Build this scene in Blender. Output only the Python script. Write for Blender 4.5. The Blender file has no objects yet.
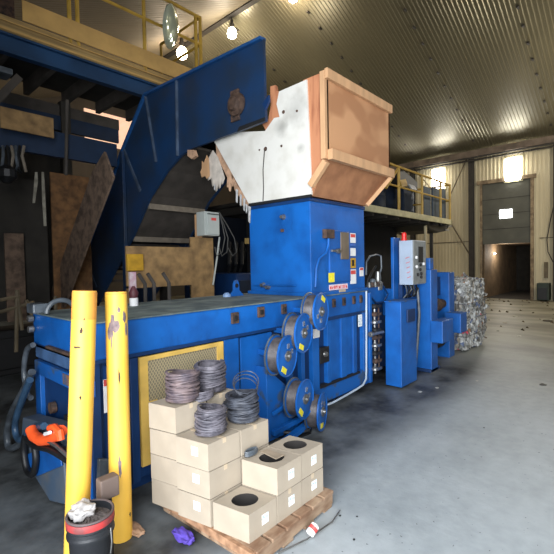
import bpy, bmesh, math, random
from mathutils import Vector, Matrix
random.seed(7)
COL = bpy.context.scene.collection
SC = bpy.context.scene
R = math.radians

# ---------------------------------------------------------------- camera
F, CX, CY, EYE = 410.0, 277.0, 277.0, 1.7
YAW, PITCH, ROLL = R(42.4), R(-1.8), R(1.1)
fwd = Vector((math.cos(YAW)*math.cos(PITCH), math.sin(YAW)*math.cos(PITCH), math.sin(PITCH)))
rr = Vector((math.sin(YAW), -math.cos(YAW), 0)); uu = rr.cross(fwd)
RT = rr*math.cos(ROLL) - uu*math.sin(ROLL)
UP = rr*math.sin(ROLL) + uu*math.cos(ROLL)
EYEP = Vector((0, 0, EYE))
cam = bpy.data.objects.new('camera', bpy.data.cameras.new('camera'))
COL.objects.link(cam)
cam.matrix_world = Matrix(((RT.x, UP.x, -fwd.x, 0), (RT.y, UP.y, -fwd.y, 0), (RT.z, UP.z, -fwd.z, EYE), (0, 0, 0, 1)))
cam.data.sensor_width = 36; cam.data.lens = F/554*36; cam.data.clip_start = 0.05; cam.data.clip_end = 200
SC.camera = cam

def ray(x, y): return fwd*F + RT*(x-CX) - UP*(y-CY)
def atX(x, y, X): d = ray(x, y); return EYEP + d*(X/d.x)
def atY(x, y, Y): d = ray(x, y); return EYEP + d*(Y/d.y)
def atZ(x, y, Z): d = ray(x, y); return EYEP + d*((Z-EYE)/d.z)

# ---------------------------------------------------------------- materials
def lin(c):
    return tuple((v/255/12.92) if v/255 <= 0.04045 else ((v/255+0.055)/1.055)**2.4 for v in c)
MATS = {}
def mat(name, col, rough=0.6, metal=0.0, var=0.12, scale=6.0, col2=None, thr=None, bump=0.0, bscale=None,
        emit=None, estr=0.0, spec=0.5, detail=5.0, stretch=(1, 1, 1), speck=None):
    if name in MATS: return MATS[name]
    m = bpy.data.materials.new(name); m.use_nodes = True
    nt = m.node_tree; N = nt.nodes; L = nt.links
    b = N['Principled BSDF']
    b.inputs['Roughness'].default_value = rough; b.inputs['Metallic'].default_value = metal
    b.inputs['Specular IOR Level'].default_value = spec
    c = lin(col)
    tc = N.new('ShaderNodeTexCoord'); mp = N.new('ShaderNodeMapping'); mp.inputs['Scale'].default_value = stretch
    L.new(tc.outputs['Object'], mp.inputs['Vector'])
    nz = N.new('ShaderNodeTexNoise'); nz.inputs['Scale'].default_value = scale; nz.inputs['Detail'].default_value = detail
    L.new(mp.outputs['Vector'], nz.inputs['Vector'])
    rp = N.new('ShaderNodeValToRGB')
    c2 = lin(col2) if col2 else tuple(v*(1-var*2) for v in c)
    lo, hi = thr if thr else (0.35, 0.65)
    rp.color_ramp.elements[0].position = lo; rp.color_ramp.elements[0].color = (*c2, 1)
    rp.color_ramp.elements[1].position = hi; rp.color_ramp.elements[1].color = (*c, 1)
    L.new(nz.outputs['Fac'], rp.inputs['Fac']); L.new(rp.outputs['Color'], b.inputs['Base Color'])
    cur = rp.outputs['Color']
    for sc_, lo_, hi_, cc, st in (speck or []):
        n3 = N.new('ShaderNodeTexNoise'); n3.inputs['Scale'].default_value = sc_; n3.inputs['Detail'].default_value = 6; n3.inputs['Roughness'].default_value = .7
        m3 = N.new('ShaderNodeMapping'); m3.inputs['Scale'].default_value = st; m3.inputs['Location'].default_value = (sc_, 3, 1)
        L.new(tc.outputs['Object'], m3.inputs['Vector']); L.new(m3.outputs['Vector'], n3.inputs['Vector'])
        r3 = N.new('ShaderNodeMapRange'); r3.inputs[1].default_value = lo_; r3.inputs[2].default_value = hi_
        L.new(n3.outputs['Fac'], r3.inputs[0])
        x3 = N.new('ShaderNodeMix'); x3.data_type = 'RGBA'; L.new(r3.outputs[0], x3.inputs[0]); L.new(cur, x3.inputs[6]); x3.inputs[7].default_value = (*lin(cc), 1)
        cur = x3.outputs[2]
    L.new(cur, b.inputs['Base Color'])
    if bump:
        n2 = N.new('ShaderNodeTexNoise'); n2.inputs['Scale'].default_value = bscale or scale*4; n2.inputs['Detail'].default_value = 4
        L.new(mp.outputs['Vector'], n2.inputs['Vector'])
        bp = N.new('ShaderNodeBump'); bp.inputs['Strength'].default_value = bump; bp.inputs['Distance'].default_value = 0.02
        L.new(n2.outputs['Fac'], bp.inputs['Height']); L.new(bp.outputs['Normal'], b.inputs['Normal'])
    if emit:
        b.inputs['Emission Color'].default_value = (*lin(emit), 1); b.inputs['Emission Strength'].default_value = estr
    MATS[name] = m
    return m

BLUE = mat('blue_paint', (18, 92, 170), 0.42, col2=(15, 72, 138), thr=(0.3,0.6), scale=3.5, bump=0.06, speck=[(2.3,.60,.80,(20,56,100),(1,1,.5)),(30,.70,.76,(116,150,190),(1,1,1)),(17,.71,.76,(34,44,60),(1,1,.3))])
BLUE_S = mat('worn_blue_paint', (18, 86, 160), 0.5, col2=(58, 78, 104), thr=(0.36, 0.45), scale=7)
BLUE_D = mat('dark_blue_paint', (14, 52, 100), 0.5, var=0.2, scale=3)
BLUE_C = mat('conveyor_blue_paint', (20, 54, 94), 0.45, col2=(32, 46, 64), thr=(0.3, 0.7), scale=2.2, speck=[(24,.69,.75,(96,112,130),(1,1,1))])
RUSTY = mat('rust', (84, 62, 50), 0.85, col2=(42, 34, 32), scale=18)
DUSTY = mat('dusty_steel_plate', (118, 128, 122), 0.8, col2=(74, 86, 88), scale=5, bump=0.2)
STEEL = mat('bare_steel', (150, 150, 148), 0.4, 0.8, var=0.2, scale=20)
DARK = mat('dark_grease', (22, 22, 24), 0.7, var=0.2, scale=10)
BLACK = mat('black_rubber', (24, 25, 27), 0.5, var=0.2, scale=12)
HOSE = mat('grey_hose', (92, 100, 108), 0.35, var=0.3, scale=8)
YEL = mat('bollard_yellow', (240, 192, 78), 0.5, col2=(232, 180, 66), thr=(0.3, 0.7), scale=4, bump=0.05)
YEL_O = mat('bollard_orange_top', (232, 160, 70), 0.55, var=0.1, scale=5)
SCUFF = mat('scuffed_primer', (150, 132, 124), 0.8, col2=(96, 82, 92), scale=22)
RAILY = mat('rail_yellow', (198, 160, 66), 0.5, var=0.15, scale=5)
FRAMEY = mat('guard_yellow', (214, 176, 88), 0.6, var=0.12, scale=6)
CARD = mat('cardboard', (163, 151, 134), 0.85, var=0.07, scale=5, bump=0.05)
CARD_IN = mat('cardboard_core', (158, 142, 122), 0.9, var=0.15, scale=9)
LABEL = mat('white_label', (232, 236, 236), 0.5, col2=(150, 178, 190), thr=(0.38, 0.46), scale=45)
LABELW = mat('plain_white_label', (225, 225, 225), 0.5, var=0.05)
LABELR = mat('red_sticker', (206, 74, 70), 0.5, var=0.1)
LABELY = mat('yellow_sticker', (236, 222, 60), 0.5, var=0.08, scale=30)
LABELO = mat('amber_sticker', (196, 150, 40), 0.5, var=0.2, scale=60)
WIRE = mat('baling_wire', (108, 104, 112), 0.55, 0.1, col2=(68, 66, 74), scale=14)
WIRE_R = mat('baling_wire_tan', (122, 106, 106), 0.55, 0.1, col2=(80, 72, 80), scale=14)
PLY = mat('plywood', (190, 142, 102), 0.75, col2=(164, 116, 80), thr=(0.45, 0.53), scale=1.3, detail=2, stretch=(1, 1, 1.6))
PLY_D = mat('old_plywood', (166, 116, 80), 0.8, col2=(136, 92, 62), thr=(0.35, 0.65), scale=5)
LUMB = mat('pine_lumber', (204, 160, 118), 0.75, var=0.12, scale=9, stretch=(1, 1, .2))
LUMB_R = mat('red_lumber', (184, 124, 88), 0.75, col2=(146, 88, 60), thr=(0.3, 0.5), scale=12, stretch=(1, 1, .15))
PALLET = mat('pallet_wood', (158, 134, 110), 0.85, col2=(118, 88, 66), scale=14, stretch=(.4, 1, 1))
WHITE = mat('white_board', (228, 226, 218), 0.6, col2=(196, 192, 180), thr=(0.28, 0.42), scale=2.2)
STAIN = mat('grey_smudge', (150, 148, 142), 0.7, var=0.2, scale=12)
TORN = mat('torn_board_edge', (196, 158, 128), 0.85, var=0.2, scale=12)
OSB = mat('chipboard', (158, 126, 82), 0.85, col2=(112, 88, 58), thr=(0.32, 0.66), scale=7, detail=9)
OSB_D = mat('weathered_chipboard', (112, 92, 76), 0.85, col2=(70, 56, 46), thr=(0.35, 0.62), scale=9)
BELLY = mat('dusty_belly_pan', (74, 68, 62), 0.8, var=0.2, scale=4)
BELLYR = mat('pale_dusty_rib', (128, 118, 104), 0.8, var=0.15, scale=8)
GREYBOX = mat('grey_enclosure', (170, 176, 172), 0.5, var=0.05)
CAB = mat('grey_blue_enclosure', (158, 172, 190), 0.45, var=0.06)
CABF = mat('control_panel_face', (132, 136, 136), 0.5, var=0.12, scale=14)
REDL = mat('red_beacon_plastic', (214, 40, 34), 0.35, var=0.05)
ORANGE = mat('orange_sleeve', (250, 92, 36), 0.6, var=0.1)
PURP = mat('purple_cloth', (84, 64, 168), 0.8, var=0.2, scale=20)
BUCK = mat('black_bucket', (38, 40, 44), 0.45, var=0.15)
BUCKR = mat('red_bucket_rim', (176, 52, 52), 0.6, col2=(120, 60, 60), scale=14)
SOIL = mat('bucket_rubbish', (104, 96, 92), 0.9, col2=(64, 56, 54), scale=20, bump=0.4)
RAG = mat('crumpled_rag', (196, 192, 190), 0.85, var=0.15, scale=14)
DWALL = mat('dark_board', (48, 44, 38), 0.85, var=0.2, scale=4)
CRATE = mat('dark_blue_drum', (12, 36, 62), 0.7, var=0.2)
MEZZE = mat('mezzanine_edge', (206, 200, 160), 0.6, var=0.15, scale=5)
MEZZW = mat('mezzanine_wood', (178, 150, 98), 0.8, col2=(136, 112, 72), scale=5, stretch=(.3, 1, 6))
MEZZP = mat('toe_board_ply', (206, 166, 100), 0.8, var=0.12, scale=3)
COLM = mat('dark_column_paint', (52, 48, 42), 0.7, var=0.2, scale=5)
BRACE = mat('rusty_brace', (104, 92, 70), 0.7, var=0.2)
DOORG = mat('dark_door_panel', (84, 84, 74), 0.6, var=0.12, scale=2)
DOORT = mat('rusty_door_trim', (150, 132, 104), 0.8, col2=(100, 84, 66), scale=5)
CORR = mat('corridor_board', (126, 104, 78), 0.8, var=0.2, scale=2)
GREEN = mat('dark_green_steel', (44, 56, 46), 0.6, var=0.2)
MIRR = mat('mirror_glass', (205, 218, 200), 0.12, 0.55, var=0.03)
GLOW = mat('lamp_glow', (255, 250, 235), emit=(255, 246, 222), estr=26)
GLOWW = mat('lamp_glow_warm', (255, 226, 190), emit=(255, 222, 188), estr=26)
SKYL = mat('bright_daylight_panel', (255, 255, 250), emit=(255, 252, 244), estr=16)
LITWALL = mat('lit_wall_glow', (255, 220, 190), emit=(255, 206, 176), estr=.62)
FILM = mat('grey_blue_sheet', (62, 78, 92), 0.6, var=0.15)

def floor_mat():
    m = bpy.data.materials.new('concrete_floor'); m.use_nodes = True
    nt = m.node_tree; N = nt.nodes; L = nt.links; b = N['Principled BSDF']
    b.inputs['Roughness'].default_value = 0.5; b.inputs['Specular IOR Level'].default_value = 0.4
    tc = N.new('ShaderNodeTexCoord')
    def noise(s, d=6, st=(1, 1, 1)):
        mp = N.new('ShaderNodeMapping'); mp.inputs['Scale'].default_value = st
        L.new(tc.outputs['Object'], mp.inputs['Vector'])
        n = N.new('ShaderNodeTexNoise'); n.inputs['Scale'].default_value = s; n.inputs['Detail'].default_value = d
        L.new(mp.outputs['Vector'], n.inputs['Vector']); return n.outputs['Fac']
    def ramp(f, a, c, ca, cb):
        r = N.new('ShaderNodeValToRGB'); r.color_ramp.elements[0].position = a; r.color_ramp.elements[1].position = c
        r.color_ramp.elements[0].color = (*ca, 1); r.color_ramp.elements[1].color = (*cb, 1)
        L.new(f, r.inputs['Fac']); return r.outputs['Color']
    def mix(f, a, c):
        x = N.new('ShaderNodeMix'); x.data_type = 'RGBA'
        if isinstance(f, float): x.inputs[0].default_value = f
        else: L.new(f, x.inputs[0])
        L.new(a, x.inputs[6]); L.new(c, x.inputs[7]); return x.outputs[2]
    base = ramp(noise(1.1), .32, .68, lin((134, 142, 146)), lin((163, 170, 174)))
    fine = ramp(noise(9), .3, .7, lin((130, 137, 140)), lin((166, 173, 176)))
    c = mix(0.35, base, fine)
    # tracked-in dirt, heavier deep in the hall
    sp = N.new('ShaderNodeSeparateXYZ'); L.new(tc.outputs['Object'], sp.inputs[0])
    mr = N.new('ShaderNodeMapRange'); mr.inputs[1].default_value = 5.0; mr.inputs[2].default_value = 11.0
    mr.inputs[3].default_value = 0.0; mr.inputs[4].default_value = 1.0
    L.new(sp.outputs[0], mr.inputs[0])
    dirt = ramp(noise(1.3, 9, (1, .5, 1)), .38, .6, lin((92, 86, 66)), lin((134, 130, 110)))
    c = mix(mr.outputs[0], c, dirt)
    # oily stain plus shadow painted in along the foot of the machine
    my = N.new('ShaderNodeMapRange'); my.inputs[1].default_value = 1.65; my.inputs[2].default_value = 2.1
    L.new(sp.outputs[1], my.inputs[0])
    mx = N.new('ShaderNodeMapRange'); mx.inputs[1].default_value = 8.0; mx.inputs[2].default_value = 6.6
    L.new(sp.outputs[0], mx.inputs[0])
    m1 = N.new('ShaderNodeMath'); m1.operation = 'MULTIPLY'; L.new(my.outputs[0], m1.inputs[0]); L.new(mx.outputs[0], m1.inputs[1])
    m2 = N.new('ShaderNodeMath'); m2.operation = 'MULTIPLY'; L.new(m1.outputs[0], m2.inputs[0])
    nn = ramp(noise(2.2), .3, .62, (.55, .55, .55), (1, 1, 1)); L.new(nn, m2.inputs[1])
    oil_shadow = ramp(noise(14), .3, .7, lin((40, 42, 44)), lin((70, 72, 72)))
    c = mix(m2.outputs[0], c, oil_shadow)
    sk = ramp(noise(34, 2), .70, .74, (0, 0, 0), (1, 1, 1))
    x = N.new('ShaderNodeMix'); x.data_type = 'RGBA'; L.new(sk, x.inputs[0]); L.new(c, x.inputs[6]); x.inputs[7].default_value = (*lin((90, 92, 94)), 1)
    L.new(x.outputs[2], b.inputs['Base Color'])
    bp = N.new('ShaderNodeBump'); bp.inputs['Strength'].default_value = 0.12; bp.inputs['Distance'].default_value = 0.02
    L.new(noise(16), bp.inputs['Height']); L.new(bp.outputs['Normal'], b.inputs['Normal'])
    return m
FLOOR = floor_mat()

def mesh_screen_mat():
    m = bpy.data.materials.new('expanded_metal'); m.use_nodes = True
    nt = m.node_tree; N = nt.nodes; L = nt.links; b = N['Principled BSDF']
    tc = N.new('ShaderNodeTexCoord'); out = None
    fs = []
    for a in (1, -1):
        mp = N.new('ShaderNodeMapping'); mp.inputs['Rotation'].default_value = (0, a*R(58), 0)
        L.new(tc.outputs['Object'], mp.inputs['Vector'])
        w = N.new('ShaderNodeTexWave'); w.inputs['Scale'].default_value = 15; w.bands_direction = 'Z'
        L.new(mp.outputs['Vector'], w.inputs['Vector']); fs.append(w.outputs['Fac'])
    mm = N.new('ShaderNodeMath'); mm.operation = 'MAXIMUM'; L.new(fs[0], mm.inputs[0]); L.new(fs[1], mm.inputs[1])
    r = N.new('ShaderNodeValToRGB'); r.color_ramp.elements[0].position = .72; r.color_ramp.elements[1].position = .95
    r.color_ramp.elements[0].color = (*lin((112, 106, 88)), 1); r.color_ramp.elements[1].color = (*lin((166, 150, 114)), 1)
    L.new(mm.outputs[0], r.inputs['Fac']); L.new(r.outputs['Color'], b.inputs['Base Color'])
    b.inputs['Roughness'].default_value = .7
    return m
SCREEN = mesh_screen_mat()

def panel_mat(name, c1, c2, rough, metal, scale, stretch, streak=None):
    return mat(name, c1, rough, metal, col2=c2, thr=(0.3, 0.7), scale=scale, stretch=stretch)
CEIL = panel_mat('ceiling_sheet', (112, 106, 84), (100, 95, 76), 0.33, 0.35, .5, (.5, 1, 1))
CEILN = panel_mat('ceiling_sheet_dusty', (118, 108, 88), (100, 92, 76), 0.6, 0.1, .5, (.5, 1, 1))
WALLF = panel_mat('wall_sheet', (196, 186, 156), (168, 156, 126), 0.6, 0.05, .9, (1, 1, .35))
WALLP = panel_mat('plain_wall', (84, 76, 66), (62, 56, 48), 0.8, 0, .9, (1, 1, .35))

def white_board_mat(spots):
    m = bpy.data.materials.new('white_board_stained'); m.use_nodes = True
    nt = m.node_tree; N = nt.nodes; L = nt.links; b = N['Principled BSDF']; b.inputs['Roughness'].default_value = .6
    tc = N.new('ShaderNodeNewGeometry')
    nz = N.new('ShaderNodeTexNoise'); nz.inputs['Scale'].default_value = 5; nz.inputs['Detail'].default_value = 8
    L.new(tc.outputs['Position'], nz.inputs['Vector'])
    r = N.new('ShaderNodeValToRGB'); r.color_ramp.elements[0].position = .3; r.color_ramp.elements[1].position = .55
    r.color_ramp.elements[0].color = (*lin((200, 197, 188)), 1); r.color_ramp.elements[1].color = (*lin((212, 210, 203)), 1)
    L.new(nz.outputs['Fac'], r.inputs['Fac']); cur = r.outputs['Color']
    for p, rad in spots:
        d = N.new('ShaderNodeVectorMath'); d.operation = 'DISTANCE'; L.new(tc.outputs['Position'], d.inputs[0]); d.inputs[1].default_value = p
        a = N.new('ShaderNodeMath'); a.operation = 'MULTIPLY_ADD'; L.new(nz.outputs['Fac'], a.inputs[0]); a.inputs[1].default_value = rad*1.6; L.new(d.outputs['Value'], a.inputs[2])
        mr = N.new('ShaderNodeMapRange'); mr.inputs[1].default_value = rad*.7; mr.inputs[2].default_value = rad*2.1; mr.inputs[3].default_value = .6; mr.inputs[4].default_value = 0
        L.new(a.outputs[0], mr.inputs[0])
        x = N.new('ShaderNodeMix'); x.data_type = 'RGBA'; L.new(mr.outputs[0], x.inputs[0]); L.new(cur, x.inputs[6]); x.inputs[7].default_value = (*lin((128, 127, 122)), 1); cur = x.outputs[2]
    L.new(cur, b.inputs['Base Color']); return m
# ---------------------------------------------------------------- mesh helpers
class MB:
    def __init__(s): s.v = []; s.f = []; s.m = []; s.mats = []; s.sm = []
    def mi(s, m):
        if m is None: return 0
        if m not in s.mats: s.mats.append(m)
        return s.mats.index(m)
    def add(s, vs, fs, m=None, smooth=False):
        o = len(s.v); s.v += [tuple(v) for v in vs]; k = s.mi(m)
        for f in fs: s.f.append([i+o for i in f]); s.m.append(k); s.sm.append(smooth)
        return s
    def box(s, a, b, m=None):
        x0, x1 = sorted((a[0], b[0])); y0, y1 = sorted((a[1], b[1])); z0, z1 = sorted((a[2], b[2]))
        return s.hexa([(x0, y0, z0), (x1, y0, z0), (x1, y1, z0), (x0, y1, z0)], [(x0, y0, z1), (x1, y0, z1), (x1, y1, z1), (x0, y1, z1)], m)
    def hexa(s, lo, hi, m=None):
        return s.add(list(lo)+list(hi), [(3, 2, 1, 0), (4, 5, 6, 7), (0, 1, 5, 4), (1, 2, 6, 5), (2, 3, 7, 6), (3, 0, 4, 7)], m)
    def prism(s, pts, off, m=None):
        off = Vector(off); n = len(pts); p = [Vector(q) for q in pts]
        fs = [tuple(range(n-1, -1, -1)), tuple(range(n, 2*n))] + [(i, (i+1) % n, (i+1) % n+n, i+n) for i in range(n)]
        return s.add(p+[q+off for q in p], fs, m)
    def bar(s, a, b, w, h=None, m=None):
        a, b = Vector(a), Vector(b); d = (b-a).normalized(); h = h or w
        up = Vector((0, 0, 1)) if abs(d.z) < .95 else Vector((1, 0, 0))
        r = d.cross(up).normalized()*w/2; u = r.cross(d).normalized()*h/2
        return s.hexa([a-r-u, a+r-u, a+r+u, a-r+u], [b-r-u, b+r-u, b+r+u, b-r+u], m)
    def tube(s, pts, r, n=8, m=None, closed=False, r2=None, caps=True):
        P = [Vector(p) for p in pts]; N = len(P); vs = []; prev = None
        for i, p in enumerate(P):
            if closed: t = (P[(i+1) % N]-P[i-1])
            else: t = (P[min(i+1, N-1)]-P[max(i-1, 0)])
            t = t.normalized()
            if prev is None:
                a = Vector((0, 0, 1)) if abs(t.z) < .9 else Vector((1, 0, 0)); u = t.cross(a).normalized()
            else:
                u = prev-t*prev.dot(t); u = u.normalized() if u.length > 1e-6 else prev
            prev = u; w = t.cross(u)
            rad = r if r2 is None else r+(r2-r)*i/max(N-1, 1)
            for k in range(n):
                a = 2*math.pi*k/n; vs.append(p+u*math.cos(a)*rad+w*math.sin(a)*rad)
        fs = []
        for i in range(N if closed else N-1):
            j = (i+1) % N
            for k in range(n):
                l = (k+1) % n; fs.append((i*n+k, i*n+l, j*n+l, j*n+k))
        if not closed and caps: fs += [tuple(range(n-1, -1, -1)), tuple(range((N-1)*n, N*n))]
        return s.add(vs, fs, m, True)
    def cyl(s, a, b, r, n=24, m=None, r2=None):
        return s.lathe(a, b, [(0, r), (1, r if r2 is None else r2)], n, m)
    def lathe(s, a, b, prof, n=24, m=None, caps=True):
        a, b = Vector(a), Vector(b); d = (b-a); t = d.normalized()
        q = Vector((0, 0, 1)) if abs(t.z) < .9 else Vector((1, 0, 0)); u = t.cross(q).normalized(); w = t.cross(u)
        vs = []
        for f, r in prof:
            for k in range(n):
                an = 2*math.pi*k/n; vs.append(a+d*f+(u*math.cos(an)+w*math.sin(an))*r)
        fs = [(i*n+k, i*n+(k+1) % n, (i+1)*n+(k+1) % n, (i+1)*n+k) for i in range(len(prof)-1) for k in range(n)]
        if caps: fs += [tuple(range(n-1, -1, -1)), tuple(range((len(prof)-1)*n, len(prof)*n))]
        return s.add(vs, fs, m, n > 12)
    def build(s, name, m=None, parent=None, bevel=0.0, seg=2):
        me = bpy.data.meshes.new(name)
        me.from_pydata(s.v, [], s.f)
        if not s.mats: me.materials.append(m)
        else:
            for q in s.mats: me.materials.append(q if q else m)
            for p, k in zip(me.polygons, s.m): p.material_index = k
        for p, q in zip(me.polygons, s.sm): p.use_smooth = q
        bm = bmesh.new(); bm.from_mesh(me); bmesh.ops.recalc_face_normals(bm, faces=bm.faces)
        if s.sm and any(s.sm):
            for e in bm.edges:
                if len(e.link_faces) == 2 and e.calc_face_angle(0) > R(40): e.smooth = False
        bm.to_mesh(me); bm.free()
        o = bpy.data.objects.new(name, me); COL.objects.link(o)
        if parent:
            o.parent = parent
            M = Matrix.Identity(4); q = parent
            while q: M = q.matrix_basis @ M; q = q.parent
            o.matrix_basis = M.inverted()
        if bevel:
            bv = o.modifiers.new('bevel', 'BEVEL'); bv.width = bevel; bv.segments = seg; bv.limit_method = 'ANGLE'; bv.angle_limit = R(50)
        return o
def tag(o, label, cat, group=None, kind=None):
    if label: o['label'] = label
    if cat: o['category'] = cat
    if group: o['group'] = group
    if kind: o['kind'] = kind
    return o
def thing(name, label, cat, loc=(0, 0, 0), rz=0, group=None):
    o = bpy.data.objects.new(name, None); COL.objects.link(o); o.location = loc; o.rotation_euler = (0, 0, rz)
    o.matrix_basis = Matrix.Translation(loc) @ Matrix.Rotation(rz, 4, 'Z')
    o.empty_display_size = .1
    return tag(o, label, cat, group)
def struct(o): o['kind'] = 'structure'; return o
def lab(o, t): o['label'] = t; return o
def copy_tree(o, parent=None):
    c = o.copy(); COL.objects.link(c)
    if parent: c.parent = parent
    for ch in list(o.children): copy_tree(ch, c)
    return c

# ---------------------------------------------------------------- room
NX, FX, LY, RY, DOORY = -0.6, 19.8, 20.0, -9.0, 2.3     # near wall, far wall, left wall, right wall, doorway edge
EAVE, SL, RX = 6.6, 0.404, 9.95
RZ = EAVE+(FX-RX)*SL
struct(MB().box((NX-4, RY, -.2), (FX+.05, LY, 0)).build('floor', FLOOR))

def corrugated(p0, along, down, n, pitch, depth, nrm, m, rib=.35):
    """sheet with trapezoid ribs; ribs run along `down`, spaced along `along`"""
    b = MB(); a = Vector(along).normalized(); d = Vector(down); k = Vector(nrm).normalized(); p0 = Vector(p0)
    prof = []
    for i in range(n):
        s0 = i*pitch
        prof += [(s0, 0), (s0+pitch*(1-rib)*.8, 0), (s0+pitch*(1-rib), depth), (s0+pitch*.93, depth)]
    prof.append((n*pitch, 0))
    vs = []
    for s_, h in prof: vs.append(p0+a*s_+k*h); vs.append(p0+a*s_+k*h+d)
    b.add(vs, [(2*i, 2*i+1, 2*i+3, 2*i+2) for i in range(len(prof)-1)])
    return b
# ceiling: two sloping planes of corrugated sheet
cw = int((LY-RY)/.125)
dn = Vector((FX-RX, 0, EAVE-RZ)); nr = Vector((-SL, 0, -1))
ceil = struct(corrugated((RX, RY, RZ), (0, 1, 0), dn, cw, .125, .012, nr, None).build('ceiling', CEIL))
dl = Vector((NX-RX, 0, -(RX-NX)*SL))
struct(corrugated((RX, RY, RZ), (0, 1, 0), dl, cw, .125, .012, Vector((SL, 0, -1)), None).build('ceiling_near_slope', CEILN, ceil))
b = MB()
for yy in (11.3, 8.5, 5.72, 2.9, .1):
    for i in range(15):
        x = RX+.5+i*.66; z = EAVE+(FX-x)*SL-.035
        b.box((x-.07, yy-.03, z-.03), (x+.07, yy+.03, z+.02))
struct(b.build('ceiling_fasteners', COLM, ceil))
b = MB()
for i in range(1, 6):
    x = RX+i*1.8; z = EAVE+(FX-x)*SL-.03
    b.box((x-.006, RY, z+.0), (x+.006, LY, z+.02))
struct(MB().box((RX-.1, RY, RZ-.09), (RX+.1, LY, RZ-.03)).build('trim_ridge', COLM))
# far wall with dock opening
DY0, DY1, DZ = 3.71, 5.58, 5.05
far = MB()
W = corrugated((FX, RY, 0), (0, 1, 0), (0, 0, EAVE+.1), 84, (DY0-RY)/84, .015, (-1, 0, 0), None)
far.add(W.v, W.f)
W = corrugated((FX, DY1, 0), (0, 1, 0), (0, 0, EAVE+.1), 96, (LY-DY1)/96, .015, (-1, 0, 0), None); far.add(W.v, W.f)
W = corrugated((FX, DY0, DZ), (0, 1, 0), (0, 0, EAVE-DZ+.1), 12, (DY1-DY0)/12, .015, (-1, 0, 0), None); far.add(W.v, W.f)
wf = struct(far.build('wall_far', WALLF))
b = MB()
for y0, y1 in ((-9, 3.4), (6.1, 20)): b.box((FX-.05, y0, 2.55), (FX-.03, y1, 2.58))
struct(b.build('wall_seam', BRACE, wf))
struct(MB().box((FX+.01, RY, 0), (FX+.1, DY0, EAVE+.2)).box((FX+.01, DY1, 0), (FX+.1, LY, EAVE+.2)).box((FX+.01, DY0, DZ), (FX+.1, DY1, EAVE+.2)).build('wall_far_backing', WALLP, wf))
# gable and near walls
pts = [(NX, 0), (FX, 0), (FX, EAVE), (RX, RZ), (NX, RZ-(RX-NX)*SL)]
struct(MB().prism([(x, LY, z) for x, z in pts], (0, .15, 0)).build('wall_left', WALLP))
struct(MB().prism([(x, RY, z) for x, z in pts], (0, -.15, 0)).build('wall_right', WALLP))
nz = RZ-(RX-NX)*SL
struct(MB().box((NX-.2, DOORY, 0), (NX, LY, nz)).box((NX-.2, RY, 0), (NX, -3.6, nz)).box((NX-.2, -3.6, 5.2), (NX, DOORY, nz)).build('wall_near', WALLP))

# dock door: dark upper panel, corridor behind the opening
dr = tag(MB().box((FX-.02, DY0, 2.4), (FX+.06, DY1, DZ)).build('door_1', DOORG), None, None, None, 'structure')
wy = (atX(499.5, 214, FX-.04).y, atX(512, 214, FX-.04).y); wz = (atX(506, 218, FX-.04).z, atX(506, 209.5, FX-.04).z)
MB().box((FX-.045, wy[0], wz[0]), (FX-.025, wy[1], wz[1])).build('door_window', mat('door_window_glow', (255, 255, 255), emit=(250, 252, 255), estr=6), dr)
b = MB()
for z in (3.05, 3.7, 4.35): b.box((FX-.03, DY0, z-.012), (FX-.015, DY1, z+.012))
b.build('panel_joint', COLM, dr)
struct(MB().box((FX-.1, DY0-.11, 0), (FX+.1, DY0, DZ+.05)).box((FX-.1, DY1, 0), (FX+.1, DY1+.08, DZ+.05)).box((FX-.14, DY0-.2, DZ), (FX+.1, DY1+.2, DZ+.16)).build('trim_dock_door', DOORT))
b = MB(); b.box((FX+.1, DY1-.05, 0), (FX+6, DY1+.1, 2.7)).box((FX+.1, DY0-.1, 2.45), (FX+6, DY1, 2.6))
struct(b.build('wall_corridor', CORR))
struct(MB().box((FX+.1, DY0-.2, 0), (FX+6, DY0-.05, 2.7)).box((FX+6, DY0-.2, 0), (FX+6.1, DY1+.2, 2.7)).build('wall_corridor_dark', DWALL))
struct(MB().box((FX+.06, DY0-.2, -.2), (FX+6, DY1+.2, 0)).build('floor_corridor', DWALL))
q = atX(497, 262, FX+.6)
lt = MB().lathe((FX+1.6, DY1-.06, 2.0), (FX+1.6, DY1-.12, 2.0), [(0, .035), (1, .03)], 12, GLOWW).build('corridor_lamp', GLOWW)
tag(lt, 'tiny bright lamp on the corridor wall beyond the dark dock door', 'lamp')

# eave beam / pipes
b = tag(MB().bar((FX-.3, RY, 6.42), (FX-.3, LY, 6.42), .22, .26).build('trim_eave_beam', mat('eave_beam', (112, 98, 84), .7, var=.25, scale=3)), None, None, None, 'structure')
for dz, dx in ((6.22, .5), (6.12, .42)):
    MB().tube([(FX-dx, RY, dz), (FX-dx, LY, dz)], .04, 8).build('pipe', COLM, b)
# columns
cols = [(6.0, 'dark steel column left of the tall dock door'), (2.80, 'dark steel column at the right edge of the picture'), (8.75, 'dark steel column behind the right mezzanine railing')]
for y, l in cols:
    t = MB().box((FX-.25, y-.1, 0), (FX-.22, y+.1, 6.3)).box((FX-.07, y-.1, 0), (FX-.045, y+.1, 6.3)).box((FX-.24, y-.015, 0), (FX-.06, y+.015, 6.3)).build('steel_column', COLM)
    tag(t, l, 'column', 'steel columns on the far wall')
def rod(a, b_, l, r=.028):
    t = MB().tube([a, b_], r, 6).build('brace_rod', BRACE); tag(t, l, 'brace rod', 'diagonal brace rods on the far wall')
rod(atX(449, 198, FX-.12), atX(470, 151.5, FX-.12), 'diagonal brace rod rising from the mezzanine rail to the column top')
rod(atX(449, 220, FX-.12), atX(470.5, 256, FX-.12), 'diagonal brace rod dropping from the mezzanine end to the dark column')
rod(atX(412, 166, FX-.12), atX(437, 196, FX-.12), 'diagonal brace rod falling behind the yellow mezzanine railing')

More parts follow.
